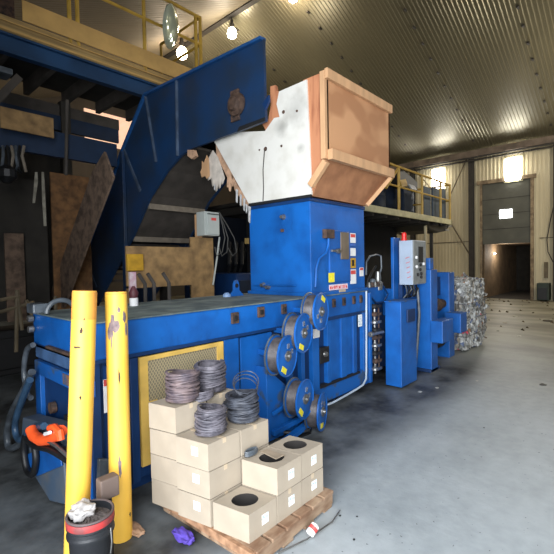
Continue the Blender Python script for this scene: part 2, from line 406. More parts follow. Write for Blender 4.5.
# two glaring bright openings on the far wall
for i, (x0, x1, y0, y1) in enumerate(((503, 521.5, 157.5, 180), (430, 444.5, 168.5, 188.5))):
    a = atX(x0+1, y0+1, FX-.24); c = atX(x1-1, y1-1, FX-.24)
    o = MB().box((FX-.24, a.y, c.z), (FX-.05, c.y, a.z)).build('window_%d' % (i+1), SKYL, None, .12, 4)
    o['kind'] = 'structure'
    yy0, yy1 = sorted((a.y, c.y))
    f = MB()
    for q0, q1 in (((FX-.08, yy0-.05, c.z-.05), (FX-.045, yy1+.05, c.z)), ((FX-.08, yy0-.05, a.z), (FX-.045, yy1+.05, a.z+.05)),
                   ((FX-.08, yy0-.05, c.z), (FX-.045, yy0, a.z)), ((FX-.08, yy1, c.z), (FX-.045, yy1+.05, a.z))): f.box(q0, q1)
    f.build('window_frame', MEZZE, o)
# left gable wall: glowing panel imitating lit wall first, then pale openings beyond the machinery
for i, (x0, x1, y0, y1, m) in enumerate(((84, 140, 108, 153, LITWALL), (21, 29, 295, 313, mat('pale_window', (220, 210, 190), emit=(225, 215, 190), estr=.9)),
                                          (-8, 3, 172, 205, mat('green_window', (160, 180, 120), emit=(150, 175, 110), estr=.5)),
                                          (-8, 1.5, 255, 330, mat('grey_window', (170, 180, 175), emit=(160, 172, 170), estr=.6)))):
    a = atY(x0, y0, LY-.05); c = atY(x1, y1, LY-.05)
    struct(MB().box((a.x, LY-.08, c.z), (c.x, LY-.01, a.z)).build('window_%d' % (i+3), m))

# things at right of the dock door
g = thing('dock_leveller', 'dark green steel dock unit low against the wall right of the door', 'dock leveller', (FX-.4, 2.9, 0))
a = atX(537, 283, FX-.5); 
MB().box((FX-.6, 2.98, .05), (FX-.1, a.y, a.z)).build('body', GREEN, g, .02)
b = MB()
for i in range(1): b.box((FX-.64, 3.05, .1), (FX-.6, 3.35, .55))
b.build('bumper', BLACK, g)
t = thing('wall_conduit', 'thin cable loop hanging on the wall right of the dock door', 'cable', (FX-.1, 3.0, 2))
MB().tube([atX(x, y, FX-.1) for x, y in ((554, 205), (550, 222), (547, 240), (548, 252), (553, 262))], .018, 6).build('cable', COLM, t)
MB().box(atX(544, 278, FX-.12), atX(548, 262, FX-.02)).build('socket', BRACE, t)

# hanging lamps
def hang_lamp(p, label, warm, r=.26):
    t = thing('hanging_lamp', label, 'lamp', p)
    x, y, z = p
    top = EAVE+(FX-x)*SL if x > RX else RZ-(RX-x)*SL
    MB().tube([(x, y, z+r*2.6), (x, y, top)], .02, 6).build('rod', COLM, t)
    MB().lathe((x, y, z+r*.9), (x, y, z+r*2.6), [(0, r*.45), (.5, r*.55), (.55, r*.35), (1, r*.3)], 16).build('ballast_housing', COLM, t)
    MB().lathe((x, y, z-r), (x, y, z+r), [(0, r*.5), (.12, r*.8), (.4, r), (.75, r*.85), (1, r*.45)], 20).build('bulb', GLOWW if warm else GLOW, t)
    l = bpy.data.lights.new('lamp_or_fill_light', 'POINT'); l.energy = 150; l.color = (1, .86, .68); l.shadow_soft_size = r*1.3
    lo = bpy.data.objects.new('lamp_or_fill_light', l); COL.objects.link(lo); lo.location = (x, y, z-r*1.7)
p = atX(232, 33, 10.0); hang_lamp(tuple(p), 'bright white hanging lamp just above the blue conveyor', False, .17)
p = atY(182, 53, 13.2); hang_lamp(tuple(p), 'warm glowing lamp seen behind the yellow railing corner', True, .21)
p = atX(293, -4, 10.3); hang_lamp(tuple(p), 'lamp at the very top edge of the picture, centre', True, .17)
for x, y, e in ((14.5, -3.5, 300), (11.5, 9.5, 150)):  # bare fill lights added to brighten the hall, no fixtures
    l = bpy.data.lights.new('lamp_or_fill_light', 'POINT'); l.energy = e; l.color = (1, .88, .70); l.shadow_soft_size = .3
    lo = bpy.data.objects.new('lamp_or_fill_light', l); COL.objects.link(lo); lo.location = (x, y, 7.0)
l = bpy.data.lights.new('lamp_or_fill_light', 'POINT'); l.energy = 420; l.color = (1, .9, .74); l.shadow_soft_size = .4  # unseen fill light added for far wall, floor and eave
lo = bpy.data.objects.new('lamp_or_fill_light', l); COL.objects.link(lo); lo.location = (15.2, .3, 5.6)

# ---------------------------------------------------------------- baler
BX0, BX1, BY0, BY1, DK, BD = 1.17, 4.78, 2.79, 3.88, 1.32, 1.06
TX0, TX1, TY1, TZ = 3.62, 4.77, 3.76, 2.42
bal = thing('baler', 'long blue horizontal baler with a square charging tower', 'baler', (BX0, BY0, 0))
b = MB().box((BX0+.02, BY0+.02, .12), (BX1, BY1, BD+.02))
b.box((BX0+.1, BY0+.12, 0), (BX1-.1, BY1-.1, .12), BLUE_D)
b.build('body', BLUE, bal, .006)
# upper band
b = MB().box((BX0, BY0-.02, BD), (BX1+.02, BY1+.02, DK)); b.build('upper_band', BLUE, bal, .006)
MB().box((BX0-.015, BY0-.035, DK), (BX1+.02, BY1+.02, DK+.012)).build('deck_plate', DUSTY, bal, .004)
MB().box((BX0-.01, BY0-.035, BD-.012), (BX1, BY0-.02, BD+.012)).box((BX0-.012, BY0-.035, BD-.012), (BX0, BY1, BD+.012)).build('band_seam', BLUE_D, bal)
# slots on the band
for (x, y, w) in ((235, 318, .085), (261, 312, .085), (284, 309, .07), (334, 303, .055), (344, 301.5, .055), (354, 300, .055), (361, 299, .05)):
    q = atY(x, y, BY0-.03)
    h = MB().box((q.x-w/2, BY0-.04, q.z-.05), (q.x+w/2, BY0-.018, q.z+.05)).build('inspection_slot', RUSTY, bal, .005)
    MB().box((q.x-w*.25, BY0-.052, q.z-.022), (q.x+w*.2, BY0-.038, q.z+.022)).build('slot_bolt', DARK, h, .003)
# bolts on the end cover
MB().box((BX0-.03, BY0+.22, 1.07), (BX0-.0, BY0+.75, 1.09)).build('end_weld', RUSTY, bal)
pl = MB().box((BX0-.012, BY0+.30, .96), (BX0+.02, BY1-.05, 1.07)).build('end_patch_plate', mat('faded_blue', (66, 98, 140), .6, var=.2, scale=9), bal, .004)
MB().box((BX0-.02, BY0+.02, .93), (BX0+.02, BY0+.12, 1.1)).build('end_notch', DARK, bal)
MB().box((BX0-.015, BY0-.01, .82), (BX0+.03, BY1-.02, .93)).build('end_rail', BLUE_S, bal, .005)
b = MB().box((BX0-.02, BY0+.30, .84), (BX0-.014, BY0+.44, .92)); b.build('rust_patch', mat('orange_rust', (120, 82, 58), .8, col2=(60, 74, 100), scale=14), bal)
MB().box((BX0-.015, BY0+.02, .1), (BX0+.03, BY0+.14, .82)).build('end_post', BLUE, bal, .005); MB().box((BX0-.015, BY1-.14, .1), (BX0+.03, BY1-.02, .82)).build('end_post', BLUE, bal, .005)
MB().cyl((BX0-.03, BY0+.70, .60), (BX0+.01, BY0+.70, .60), .045, 12).build('end_bolt', RUSTY, bal)
MB().box((BX0-.035, BY0+.25, .5), (BX0, BY0+.4, .62)).build('end_port', DARK, bal)
for z in (1.28, 1.19): 
    MB().cyl((BX0-.05, BY1-.01, z), (BX0-.01, BY1-.01, z), .028, 10).build('hydraulic_port', STEEL, bal)
# front: corner label plate, ribs, guard
def front(x0, x1, z0, z1, d, m, name, bevel=.004): return MB().box((x0, BY0-d, z0), (x1, BY0+.03, z1)).build(name, m, bal, bevel)
front(1.17, 1.235, .12, 1.05, .004, BLUE_D, 'corner_rib')
front(1.27, 1.42, .12, 1.02, .02, BLUE_D, 'cover_plate')
l_ = MB().box((1.245, BY0-.026, .70), (1.37, BY0-.02, .93)).build('warning_label', LABELW, bal); lab(l_, 'white warning label with a red header')
MB().box((1.246, BY0-.029, .885), (1.369, BY0-.026, .929)).build('label_header', LABELR, l_)
b = MB()
for i in range(5): b.box((1.275, BY0-.028, .73+i*.022), (1.36-.01*(i % 3), BY0-.026, .737+i*.022))
b.build('label_text', STAIN, l_)
front(1.44, 1.50, .12, 1.04, .03, BLUE_D, 'guard_post')
gx0, gx1, gz0, gz1 = 1.515, 2.31, .22, 1.035
gd = MB().box((gx0, BY0-.03, gz0), (gx0+.065, BY0-.005, gz1)).box((gx1-.065, BY0-.03, gz0), (gx1, BY0-.005, gz1)).box((gx0+.065, BY0-.03, gz1-.035), (gx1-.065, BY0-.005, gz1)).box((gx0+.065, BY0-.03, gz0), (gx1-.065, BY0-.005, gz0+.05)).box((gx0+.06, BY0-.026, .66), (gx0+.14, BY0-.006, .69)).build('screen_guard', FRAMEY, bal)
lab(gd, 'yellow framed wire mesh guard')
MB().box((gx0+.06, BY0-.016, gz0+.04), (gx1-.06, BY0-.008, gz1-.03)).build('mesh_screen', SCREEN, gd)
front(2.33, 2.50, .12, 1.04, .02, BLUE, 'flat_rib'); front(2.53, 2.95, .14, 1.03, .012, BLUE, 'side_panel')
front(2.505, 2.52, .14, 1.03, .005, DARK, 'panel_gap', 0)
# right-hand section of the chamber
for x0, x1 in ((3.18, 3.24), (3.38, 3.44), (3.58, 3.7), (3.86, 3.93), (4.15, 4.26), (4.42, 4.50), (4.66, 4.76)):
    front(x0, x1, .28, 1.05, .035, BLUE, 'stiffener_rib')
front(3.9, 4.5, .30, 1.035, .012, BLUE, 'access_panel')
front(3.88, 4.52, 1.035, 1.052, .04, BLUE_D, 'panel_lip', 0)
front(2.98, 4.8, .10, .30, .03, BLUE_S, 'skirt'); 
front(3.7, 4.55, .285, .31, .05, DARK, 'skirt_ledge', 0)
q = atY(325, 354, BY0-.04)
h = MB().box((q.x-.09, BY0-.045, q.z-.10), (q.x+.08, BY0, q.z+.08)).build('bolt_recess', DARK, bal, .004)
MB().lathe((q.x, BY0-.07, q.z), (q.x, BY0-.03, q.z), [(0, .025), (.5, .03), (1, .045)], 12).build('bolt_head', STEEL, h)
# stickers on front
def sticker(x0, y0, x1, y1, Y, m, name='sticker', parent=None):
    a = atY(x0, y0, Y); c = atY(x1, y1, Y)
    z1 = (a.z); z0 = c.z
    return MB().box((a.x, Y-.004, z0), (c.x, Y, z1)).build(name, m, parent or bal)
sticker(358, 315, 362, 326, BY0-.036, LABEL)
sticker(313, 329.5, 319.5, 337, BY0-.036, LABELW)
# charging tower
tw = MB().box((TX0, BY0, DK+.01), (TX1, TY1, TZ)).build('charging_tower', BLUE, bal, .005)
MB().box((TX0-.03, BY0-.03, DK+.012), (TX1+.03, TY1+.03, DK+.05)).build('tower_flange', BLUE, tw, .004)
MB().box((TX0-.012, BY0-.012, TZ-.03), (TX1+.012, TY1+.012, TZ+.01)).build('tower_top_lip', BLUE_D, tw, .003)
a = atY(329, 230, BY0-.01); c = atY(349, 281, BY0-.01)
dd = MB().box((a.x, BY0-.018, c.z), (c.x+.03, BY0+.01, a.z)).build('tower_door', mat('door_blue_paint', (18, 92, 172), .45, var=.15, scale=4), tw, .004)
MB().box((a.x+.22, BY0-.03, c.z+.27), (a.x+.40, BY0-.016, c.z+.60)).build('sight_slot', mat('dusty_glass', (108, 96, 82), .5, var=.15), dd, .006)
MB().box((a.x+.02, BY0-.045, c.z+.36), (a.x+.20, BY0-.018, c.z+.385)).cyl((a.x+.14, BY0-.06, c.z+.37), (a.x+.14, BY0-.02, c.z+.37), .03, 10).build('latch_handle', STEEL, dd, .002)
T = BY0-.006
s1 = sticker(350, 233, 355.5, 243, T, LABELW, 'sticker', tw); sticker(350.6, 234, 355, 237.5, T-.005, LABELR, 'sticker_header', s1)
s1 = sticker(350, 248, 355.5, 256, T, LABELW, 'sticker', tw); sticker(350.2, 243.6, 355.3, 246, T-.003, mat('blue_strip', (70, 110, 190), .5), 'sticker_header', s1)
s1 = sticker(350.2, 258, 355.6, 268, T, LABELO, 'sticker', tw); sticker(352, 260, 354, 266, T-.005, DARK, 'sticker_symbol', s1)
s1 = sticker(350.2, 269.5, 356, 283.5, T, LABELW, 'sticker', tw); sticker(350.8, 270.5, 355.4, 274, T-.005, LABELR, 'sticker_header', s1)
s1 = sticker(359.5, 267.5, 363.4, 276, T, LABELW, 'sticker', tw); sticker(360, 268, 363, 270, T-.005, LABELR, 'sticker_header', s1)
s1 = sticker(328.5, 273, 334.3, 282, T-.014, LABELY, 'sticker', tw); lab(s1, 'yellow square sticker')
# name plate: small red lettering, too small to read
a = atY(329, 285, T); c = atY(347.5, 288.6, T)
npl = MB().box((a.x, T-.004, c.z), (c.x, T, c.z+.065)).build('name_plate', mat('pinkish_plate', (224, 206, 214), .5, var=.05), tw)
b = MB(); xx = a.x+.012
while xx < c.x-.03:
    w = random.choice((.016, .02, .024)); b.box((xx, T-.007, c.z+.012), (xx+w*.35, T-.004, c.z+.052)); b.box((xx+w*.3, T-.007, c.z+random.choice((.014, .03, .044))), (xx+w, T-.004, c.z+.052 if random.random() < .3 else c.z+.04)); xx += w+.012
b.build('plate_lettering', LABELR, npl)
sticker(339, 289.5, 345.5, 291.5, BY0-.035, mat('tan_label', (190, 172, 150), .6), 'sticker')
# tower conduit
cd = MB().tube([atY(x, y, BY0-.04) for x, y in ((328.5, 232), (328.5, 245), (326, 253), (319, 259), (316.5, 268), (315.5, 287))], .014, 8).build('flexible_conduit', BLUE, tw)
MB().box(atY(326.5, 238, BY0-.06), atY(330.5, 230, BY0)).build('limit_switch', RUSTY, tw, .004)
MB().tube([atX(254, 285, TX0-.02), atX(296, 285.5, TX0-.02)], .008, 6).build('thin_conduit', BLUE, tw)
for p in ((283, 217), (263, 285), (268, 287)):
    q = atX(*p, TX0-.01); MB().lathe((TX0-.05, q.y, q.z), (TX0, q.y, q.z), [(0, .02), (.5, .025), (1, .035)], 10).build('bolt', STEEL, tw)
MB().box(atX(280.5, 232, TX0-.03), atX(284, 229, TX0)).build('tower_tab', RUSTY, tw)
# lifting eye on the deck
q = atZ(237, 296, DK+.012)
pr = [(-.13, 0), (-.05, .06), (-.045, .13), (-.02, .165), (.02, .165), (.045, .13), (.05, .06), (.13, 0)]
ey = MB().prism([(q.x+u*.9, q.y+.0, DK+.01+w*1.15) for u, w in pr], (0, .03, 0)).build('lifting_eye', BLUE_S, bal, .004)
MB().cyl((q.x, q.y-.004, DK+.135), (q.x, q.y+.034, DK+.135), .026, 14).build('eye_hole', DARK, ey)
MB().lathe((q.x-.14, q.y+.02, DK+.01), (q.x-.14, q.y+.02, DK+.06), [(0, .05), (.6, .045), (1, .02)], 12).build('plug_cap', mat('pale_blue', (130, 160, 200), .5), bal)
q = atZ(66, 314, DK+.012)
MB().tube([(q.x+.11*math.cos(t_), q.y+.1, DK+.02+.10*math.sin(t_)) for t_ in [math.pi*i/12 for i in range(13)]], .02, 8).build('pipe_bend', HOSE, bal)
MB().box((q.x-.16, q.y+.25, DK+.01), (q.x-.04, q.y+.42, DK+.09)).build('deck_box', HOSE, bal, .01)

# reel stand box low on the front
b = MB()
lo = [(2.62, 2.70, .02), (3.12, 2.70, .02), (3.12, 2.80, .02), (2.62, 2.80, .02)]
hi = [(2.66, 2.70, .72), (2.98, 2.70, .58), (2.98, 2.80, .58), (2.66, 2.80, .72)]
b.hexa([(2.72, 2.64, .03), (3.22, 2.64, .03), (3.22, 2.78, .03), (2.72, 2.78, .03)], [(2.72, 2.64, .74), (2.98, 2.64, .52), (2.98, 2.78, .52), (2.72, 2.78, .74)])
b.build('reel_stand', BLUE_S, bal, .006)
b = MB().bar((2.75, 2.6, .30), (3.05, 2.6, .36), .03, .03).bar((2.75, 2.6, .12), (3.3, 2.58, .16), .04, .05).bar((2.72, 2.5, .04), (3.3, 2.55, .1), .06, .05)
b.build('reel_arm', BLUE, bal, .004)


# wire reels
FL = [(0, .02)]
def make_reel(label):
    t = thing('wire_reel', label, 'wire reel', (0, 0, 0), 0, 'wire reels on the baler front')
    rr_ = .19
    MB().lathe((0, 0, 0), (0, -.125, 0), [(0, .10), (1, .10)], 28).build('core', BLUE_D, t)
    b = MB()
    pts = []
    for lay, rad in enumerate((.150, .157)):
        for i in range(0, 24*12+1):
            a = 2*math.pi*i/24; yy = -.016-.092*(i/(24*12)) if lay == 0 else -.108+.092*(i/(24*12))
            rj = rad+random.uniform(-.0015, .0015)
            pts.append((rj*math.cos(a), yy, rj*math.sin(a)))
    b.lathe((0, -.01, 0), (0, -.118, 0), [(0, .150), (1, .150)], 32)
    b.tube(pts, .0055, 5)
    b.build('wire_winding', mat('reel_wire', (92, 88, 90), .5, .2, col2=(62, 58, 60), scale=14), t)
    for y0, nm in ((0, 'rear_flange'), (-.125, 'front_flange')):
        b = MB(); b.lathe((0, y0, 0), (0, y0-.012, 0), [(0, rr_-.006), (.2, rr_), (.8, rr_), (1, rr_-.006)], 40)
        for k in range(40):
            pass
        f = b.build(nm, BLUE_S if nm == 'rear_flange' else BLUE, t)
        if nm == 'front_flange':
            MB().tube([(.183*math.cos(2*math.pi*k/36), y0-.012, .183*math.sin(2*math.pi*k/36)) for k in range(36)], .008, 6, None, True).build('flange_rim', BLUE, f)
            MB().lathe((0, y0-.012, 0), (0, y0-.045, 0), [(0, .05), (.4, .05), (.45, .022), (1, .02)], 16).build('hub_nut', STEEL, f)
            for an in (80, 20):
                ca, sa = math.cos(R(an)), math.sin(R(an))
                MB().box((.09*ca-.022, y0-.016, .09*sa-.022), (.09*ca+.022, y0-.012, .09*sa+.022)).build('rust_mark', mat('scraped_steel', (140, 150, 170), .6, col2=(50, 60, 80), scale=60), f)
            ca, sa = math.cos(R(238)), math.sin(R(238))
            c_ = Vector((.135*ca, 0, .135*sa)); u_ = Vector((-sa, 0, ca)); w_ = Vector((ca, 0, sa))
            P = [c_+u_*.045+w_*.025, c_-u_*.045+w_*.025, c_-u_*.045-w_*.025, c_+u_*.045-w_*.025]
            MB().prism([(p.x, y0-.012, p.z) for p in P], (0, -.003, 0)).build('yellow_sticker', LABELY, f)
        else:
            MB().tube([(.185*math.cos(2*math.pi*k/36), y0-.006, .185*math.sin(2*math.pi*k/36)) for k in range(36)], .009, 6, None, True).build('flange_rim', HOSE, f)
    return t
rl = ['blue wire reel at middle left, lowest of the upper three', 'blue wire reel in the middle of the upper three', 'blue wire reel nearest the tower, topmost of all',
      'lower blue wire reel with wide wound wire and a yellow sticker', 'lowest blue wire reel almost touching the floor']
spots = [((287, 356), -90, 13), ((303.2, 333), -8, 13), ((320.5, 311.5), 175, 13), ((304.6, 399), 12, 13), ((321.8, 411.5), -20, 22)]
r0 = make_reel(rl[0])
reels = [r0]+[copy_tree(r0) for _ in range(4)]
for o, l, (px_, an, yw) in zip(reels, rl, spots):
    q = atY(px_[0], px_[1], 2.44); yw = R(yw); L0 = .131
    q = q-Vector((math.sin(yw), -math.cos(yw), 0))*L0
    o['label'] = l; o.matrix_basis = Matrix.Translation((q.x, q.y, max(q.z, .198))) @ Matrix.Rotation(yw, 4, 'Z') @ Matrix.Rotation(R(an if an != -90 else 0), 4, 'Y')
    MB().bar((q.x+.03, BY0+.01, max(q.z, .2)), (q.x+.0, q.y+.012, max(q.z, .2)), .05, .05).build('reel_bracket', BLUE, bal, .004)

# vertical white conduit down the corner of the chamber
pc = [atY(366.3, y, BY0-.05) for y in (291, 310, 330, 350, 370)]+[atY(x, y, BY0-.08) for x, y in ((366, 379), (363, 385), (357, 389), (345, 396), (333, 402.5), (322, 407))]
cdt = thing('white_conduit', 'pale conduit pipe running down the chamber corner and along its foot', 'pipe', pc[0])
MB().tube(pc, .013, 10).build('pipe', mat('pale_pipe', (178, 192, 206), .4, var=.1), cdt)

# ---------------------------------------------------------------- rear of the machine: valves, cabinets, tie frames
rear = thing('baler_rear_frame', 'blue rear tie frame of the baler with upright slabs and square blocks', 'machine frame', (5, 3, 0))
MB().box((4.82, 2.98, .12), (7.7, 3.75, 1.18)).build('chamber', BLUE_D, rear, .01)
def up(x0, x1, y0, y1, z0, z1, nm='upright', m=BLUE, pa=None): return MB().box((x0, y0, z0), (x1, y1, z1)).build(nm, m, pa or rear, .008)
up(4.86, 4.95, 2.80, 2.98, .12, 1.12)
up(6.15, 6.40, 2.46, 2.98, 0, 1.57, 'upright_slab')
up(6.12, 6.5, 2.46, 3.0, 0, .05, 'foot_plate', BLUE_D)
up(7.30, 7.55, 2.6, 3.0, 0, 1.5, 'upright_slab')
up(6.12, 6.56, 2.28, 2.46, .47, .80, 'tie_block'); up(6.42, 6.55, 2.46, 2.75, .5, .78, 'tie_block'); up(7.06, 7.36, 2.33, 2.6, .49, .82, 'tie_block')
up(6.55, 7.3, 2.75, 2.98, 1.10, 1.42, 'cross_beam', BLUE_D)
up(6.22, 6.35, 2.5, 2.62, 1.57, 1.75, 'slab_top_lug', BLUE_S); up(6.3, 6.37, 2.66, 2.7, 1.57, 1.68, 'slab_top_lug', BLUE_S)
up(5.6, 6.14, 2.8, 2.98, .9, 1.3, 'cross_beam', BLUE)
MB().lathe((6.62, 2.72, .95), (7.28, 2.72, .95), [(0, .09), (.3, .09), (.31, .12), (.6, .12), (.61, .08), (1, .08)], 18).build('hydraulic_cylinder', RUSTY, rear)
MB().lathe((6.62, 2.72, .35), (7.28, 2.72, .35), [(0, .09), (.3, .09), (.31, .14), (.7, .14), (.71, .08), (1, .08)], 18).build('hydraulic_cylinder', DARK, rear)
MB().tube([(6.03, 2.62, 1.3), (6.04, 2.60, .9), (6.02, 2.62, .5), (5.98, 2.64, .12)], .022, 8).build('grey_conduit', HOSE, rear)
up(4.8, 4.86, 2.74, 2.98, 0.1, 1.3, 'edge_plate')
# knotter mechanism column
kn = thing('knotter_assembly', 'column of steel fittings and levers in the gap beside the tall blue box', 'fittings', (4.97, 2.8, .2))
MB().tube([(4.93, 2.74, .2), (4.93, 2.74, 1.12)], .018, 8).build('shaft', STEEL, kn)
MB().tube([(5.0, 2.72, .25), (5.0, 2.72, 1.12)], .012, 8).build('shaft', RUSTY, kn)
for i in range(9):
    z = .24+i*.105; m = (STEEL, RUSTY, DARK)[i % 3]
    MB().lathe((4.9+.01*(i % 2), 2.73, z), (4.9+.01*(i % 2), 2.73, z+.06), [(0, .03), (.3, .045), (.7, .04), (1, .025)], 10).box((4.92, 2.69, z+.01), (5.03, 2.76, z+.045)).build('fitting', m, kn)
MB().cyl((4.72, 2.70, .76), (5.04, 2.68, .755), .022, 10).cyl((4.74, 2.70, .76), (4.79, 2.7, .76), .035, 10).build('lever', STEEL, kn)
# valves on top
vl = thing('valve_cluster', 'cluster of silver hydraulic valves and pipes beside the tower', 'valves', (5.0, 2.9, 1.3))
q = atY(378, 280, 2.85)
MB().lathe((q.x, 2.85, q.z-.14), (q.x, 2.85, q.z+.12), [(0, .06), (.4, .07), (.45, .04), (.7, .045), (1, .03)], 14).build('valve_body', STEEL, vl)
MB().lathe((q.x-.10, 2.88, q.z-.14), (q.x-.10, 2.88, q.z+.02), [(0, .05), (.6, .06), (1, .03)], 14).build('valve_body', HOSE, vl)
MB().tube([atY(x, y, 2.85) for x, y in ((366, 275), (366.5, 262), (370, 256), (377, 254.5), (381, 256), (381.5, 268), (379, 276))], .012, 8).build('copper_pipe', HOSE, vl)
MB().tube([atY(x, y, 2.84) for x, y in ((376, 266), (372, 272), (368, 280), (366, 292))], .016, 8).build('hose', BLACK, vl)
MB().tube([atY(x, y, 2.80) for x, y in ((370, 296), (376, 303), (384, 302), (388, 294), (383, 286))], .014, 8).build('hose', BLUE_D, vl)
a = atY(368, 281, 2.9); MB().box((4.84, 2.82, 1.12), (5.35, 3.1, 1.36)).build('manifold_block', BLUE, vl, .01)
for i in range(5):
    MB().lathe((4.92+i*.08, 2.81, 1.36), (4.92+i*.08, 2.81, 1.43), [(0, .025), (.4, .03), (1, .015)], 10).build('fitting', (STEEL, RUSTY)[i % 2], vl)
# tall blue box
tb = thing('tall_blue_box', 'tall blue sheet steel box standing beside the chamber', 'cabinet', (5.3, 2.55, 0))
MB().box((5.07, 2.43, .03), (5.55, 2.66, 1.16)).build('housing', BLUE, tb, .006)
MB().box((5.055, 2.42, 1.16), (5.56, 2.67, 1.175)).build('lid', BLUE_S, tb, .003)
MB().box((5.22, 2.405, .88), (5.46, 2.43, 1.05)).build('cover_plate', BLUE_D, tb, .004)
MB().box((5.3, 2.5, 0), (5.4, 2.6, .04)).build('foot', DARK, tb)
# control cabinet on blue back plate
cc = atY(412.6, 283, 2.5)
cx = cc.x
cb = thing('control_cabinet', 'grey control cabinet with black buttons above the tall blue box', 'control cabinet', (cx, 2.5, 1.38))
lft = atX(399, 262, cx).y; rgt = atY(425.5, 262, 2.5).x
z1 = atX(412.6, 240, cx).z; z0 = atX(412.6, 285, cx).z
MB().box((cx, 2.5, z0), (rgt, lft, z1)).build('enclosure', CAB, cb, .008)
fp = MB().box((cx+.01, 2.488, z0+.01), (rgt-.01, 2.5, z1-.01)).build('door', CABF, cb, .004)
w = rgt-cx
MB().box((cx+w*.38, 2.480, z1-.32), (cx+w*.72, 2.488, z1-.09)).build('display', DARK, fp, .003)
for u, v, m in ((.22, .36, LABELW), (.5, .32, BLACK), (.75, .30, LABELW), (.48, .43, BLACK), (.3, .54, BLACK), (.55, .52, BLACK), (.55, .60, BLACK), (.2, .15, LABELW)):
    z = z1-.09-(z1-z0)*(v-.0)+.0
    MB().lathe((cx+w*u, 2.488, z-.06), (cx+w*u, 2.465, z-.06), [(0, .022), (.6, .024), (1, .018)], 12).build('push_button', m, fp)
b = MB()
for i in range(5): b.bar((cx-.002, lft-.10-i*.006, z0+.38-i*.07), (cx-.002, lft-.16-i*.004, z0+.40-i*.07), .003, .008)
b.build('stencil_marks', LABELR, cb)
bc = atY(410.5, 238, 2.6)
be = MB().lathe((cx+.04, 2.64, z1), (cx+.04, 2.64, z1+.12), [(0, .045), (.15, .045), (.2, .035), (.85, .035), (1, .015)], 16).build('beacon', REDL, cb); lab(be, 'red warning beacon')
a = atY(392, 237.5, 2.78); c = atY(399.5, 296, 2.78)
MB().box((a.x, 2.76, 1.1), (a.x+.22, 2.80, a.z)).build('back_plate', BLUE, cb, .004)
MB().bar((cx+.1, 2.72, 1.16), (cx+.1, 2.72, z0+.02), .06, .06).build('mounting_post', BLUE_D, cb)
for i in range(9):
    x = cx+.02+.045*i
    MB().tube([(x, 2.62, z0+.01), (x+.02*math.sin(i*2), 2.60-.02*(i % 2), z0-.07), (x+.05*math.cos(i), 2.62, z0-.14-.015*(i % 3)), (x+.02, 2.66, 1.17)], .011, 6).build('cable', BLACK if i % 3 else HOSE, cb)

# ---------------------------------------------------------------- wooden hopper
hp = thing('wooden_hopper', 'plywood and white board hopper sitting on the blue charging tower', 'hopper', (TX0, BY0, TZ))
HX = TX0-.02
def PX(x, y): return atX(x, y, HX)
wpix = [(249, 204.2), (311, 194.6), (311, 181), (306.5, 79.5), (279, 91.5), (276.5, 104), (279.5, 117), (274, 118), (265, 131), (240, 132), (214, 141)]
wh = MB().prism([PX(*p) for p in wpix], (.035, 0, 0)).build('white_side_board', white_board_mat([(PX(297,109),.17),(PX(281,128),.10),(PX(301,147),.05)]), hp)
lab(wh, 'white painted side board with a grey smudge')
for x, y, r in ((283.5, 112, .022), (265.5, 149, .028), (281.5, 146, .016), (259.5, 150, .012), (297, 111, .015)):
    q = PX(x, y); MB().lathe((HX, q.y, q.z), (HX-.008, q.y, q.z), [(0, r), (1, r*.8)], 9).build('knot_hole', RUSTY, wh)
MB().tube([PX(x, y)+Vector((-.008, 0, 0)) for x, y in ((265, 150), (263.5, 170), (264, 188), (263.5, 201))], .006, 5).build('hanging_wire', COLM, wh)
MB().prism([PX(*p)+Vector((-.01, 0, 0)) for p in ((249, 206.2), (311, 197), (311, 194.3), (249, 203.6))], (.03, 0, 0)).build('base_batten', DARK, hp)
# torn edges
MB().prism([PX(*p)+Vector((.02, 0, 0)) for p in ((265, 131), (259.5, 120), (262, 117), (267, 119), (269.5, 105), (269, 86), (274, 84.5), (275, 90), (278.5, 91.5), (277, 104), (280, 117), (276, 119), (268, 126))], (.04, 0, 0)).build('torn_edge', LUMB_R, hp)
pcs = [((214, 141), (222, 152), (229, 168), (231, 176), (230, 186), (228.5, 181), (227.5, 191), (226, 184), (225, 187), (225.5, 177), (220, 166), (215, 158)),
       ((229, 172), (236, 186), (243, 195), (249, 203), (248, 210), (244, 206), (240, 205), (238, 197), (233, 190)),]
for k, pp in enumerate(pcs): MB().prism([PX(*p)+Vector((.03, 0, 0)) for p in pp], (.03, 0, 0)).build('torn_board', TORN, hp)
MB().prism([PX(*p)+Vector((.0, 0, 0)) for p in ((209, 158), (213, 150), (218, 157), (222, 168), (225, 178), (223, 184), (221.5, 180), (220.5, 188), (218.5, 183), (217, 191), (215, 182), (213.5, 186), (212, 178), (209, 180), (208, 166))], (.02, .05, 0)).build('torn_board', mat('torn_white', (206, 196, 184), .8, var=.15, scale=10), hp)
MB().prism([PX(*p)+Vector((-.02, 0, 0)) for p in ((203, 161), (205, 163), (208, 155), (210, 159), (211, 176), (208, 179), (206.5, 176), (203, 177.5), (201.5, 172), (203, 168))], (.02, .03, 0)).build('torn_board', LUMB, hp)
b = MB()
for x, y, w, h in ((236, 189, 2.2, 14), (240, 194, 1.8, 12), (243.5, 198, 2, 13), (248.5, 206, 2.4, 17), (246, 204, 1.6, 9), (214, 184, 1.4, 6)):
    b.prism([PX(x, y), PX(x+w, y+1), PX(x+w*.7, y+h), PX(x+.2, y+h*.9)], (.01, .02, 0))
b.build('torn_strips', mat('white_film', (200, 200, 200), .6, var=.2, scale=20), hp)['kind'] = 'stuff'
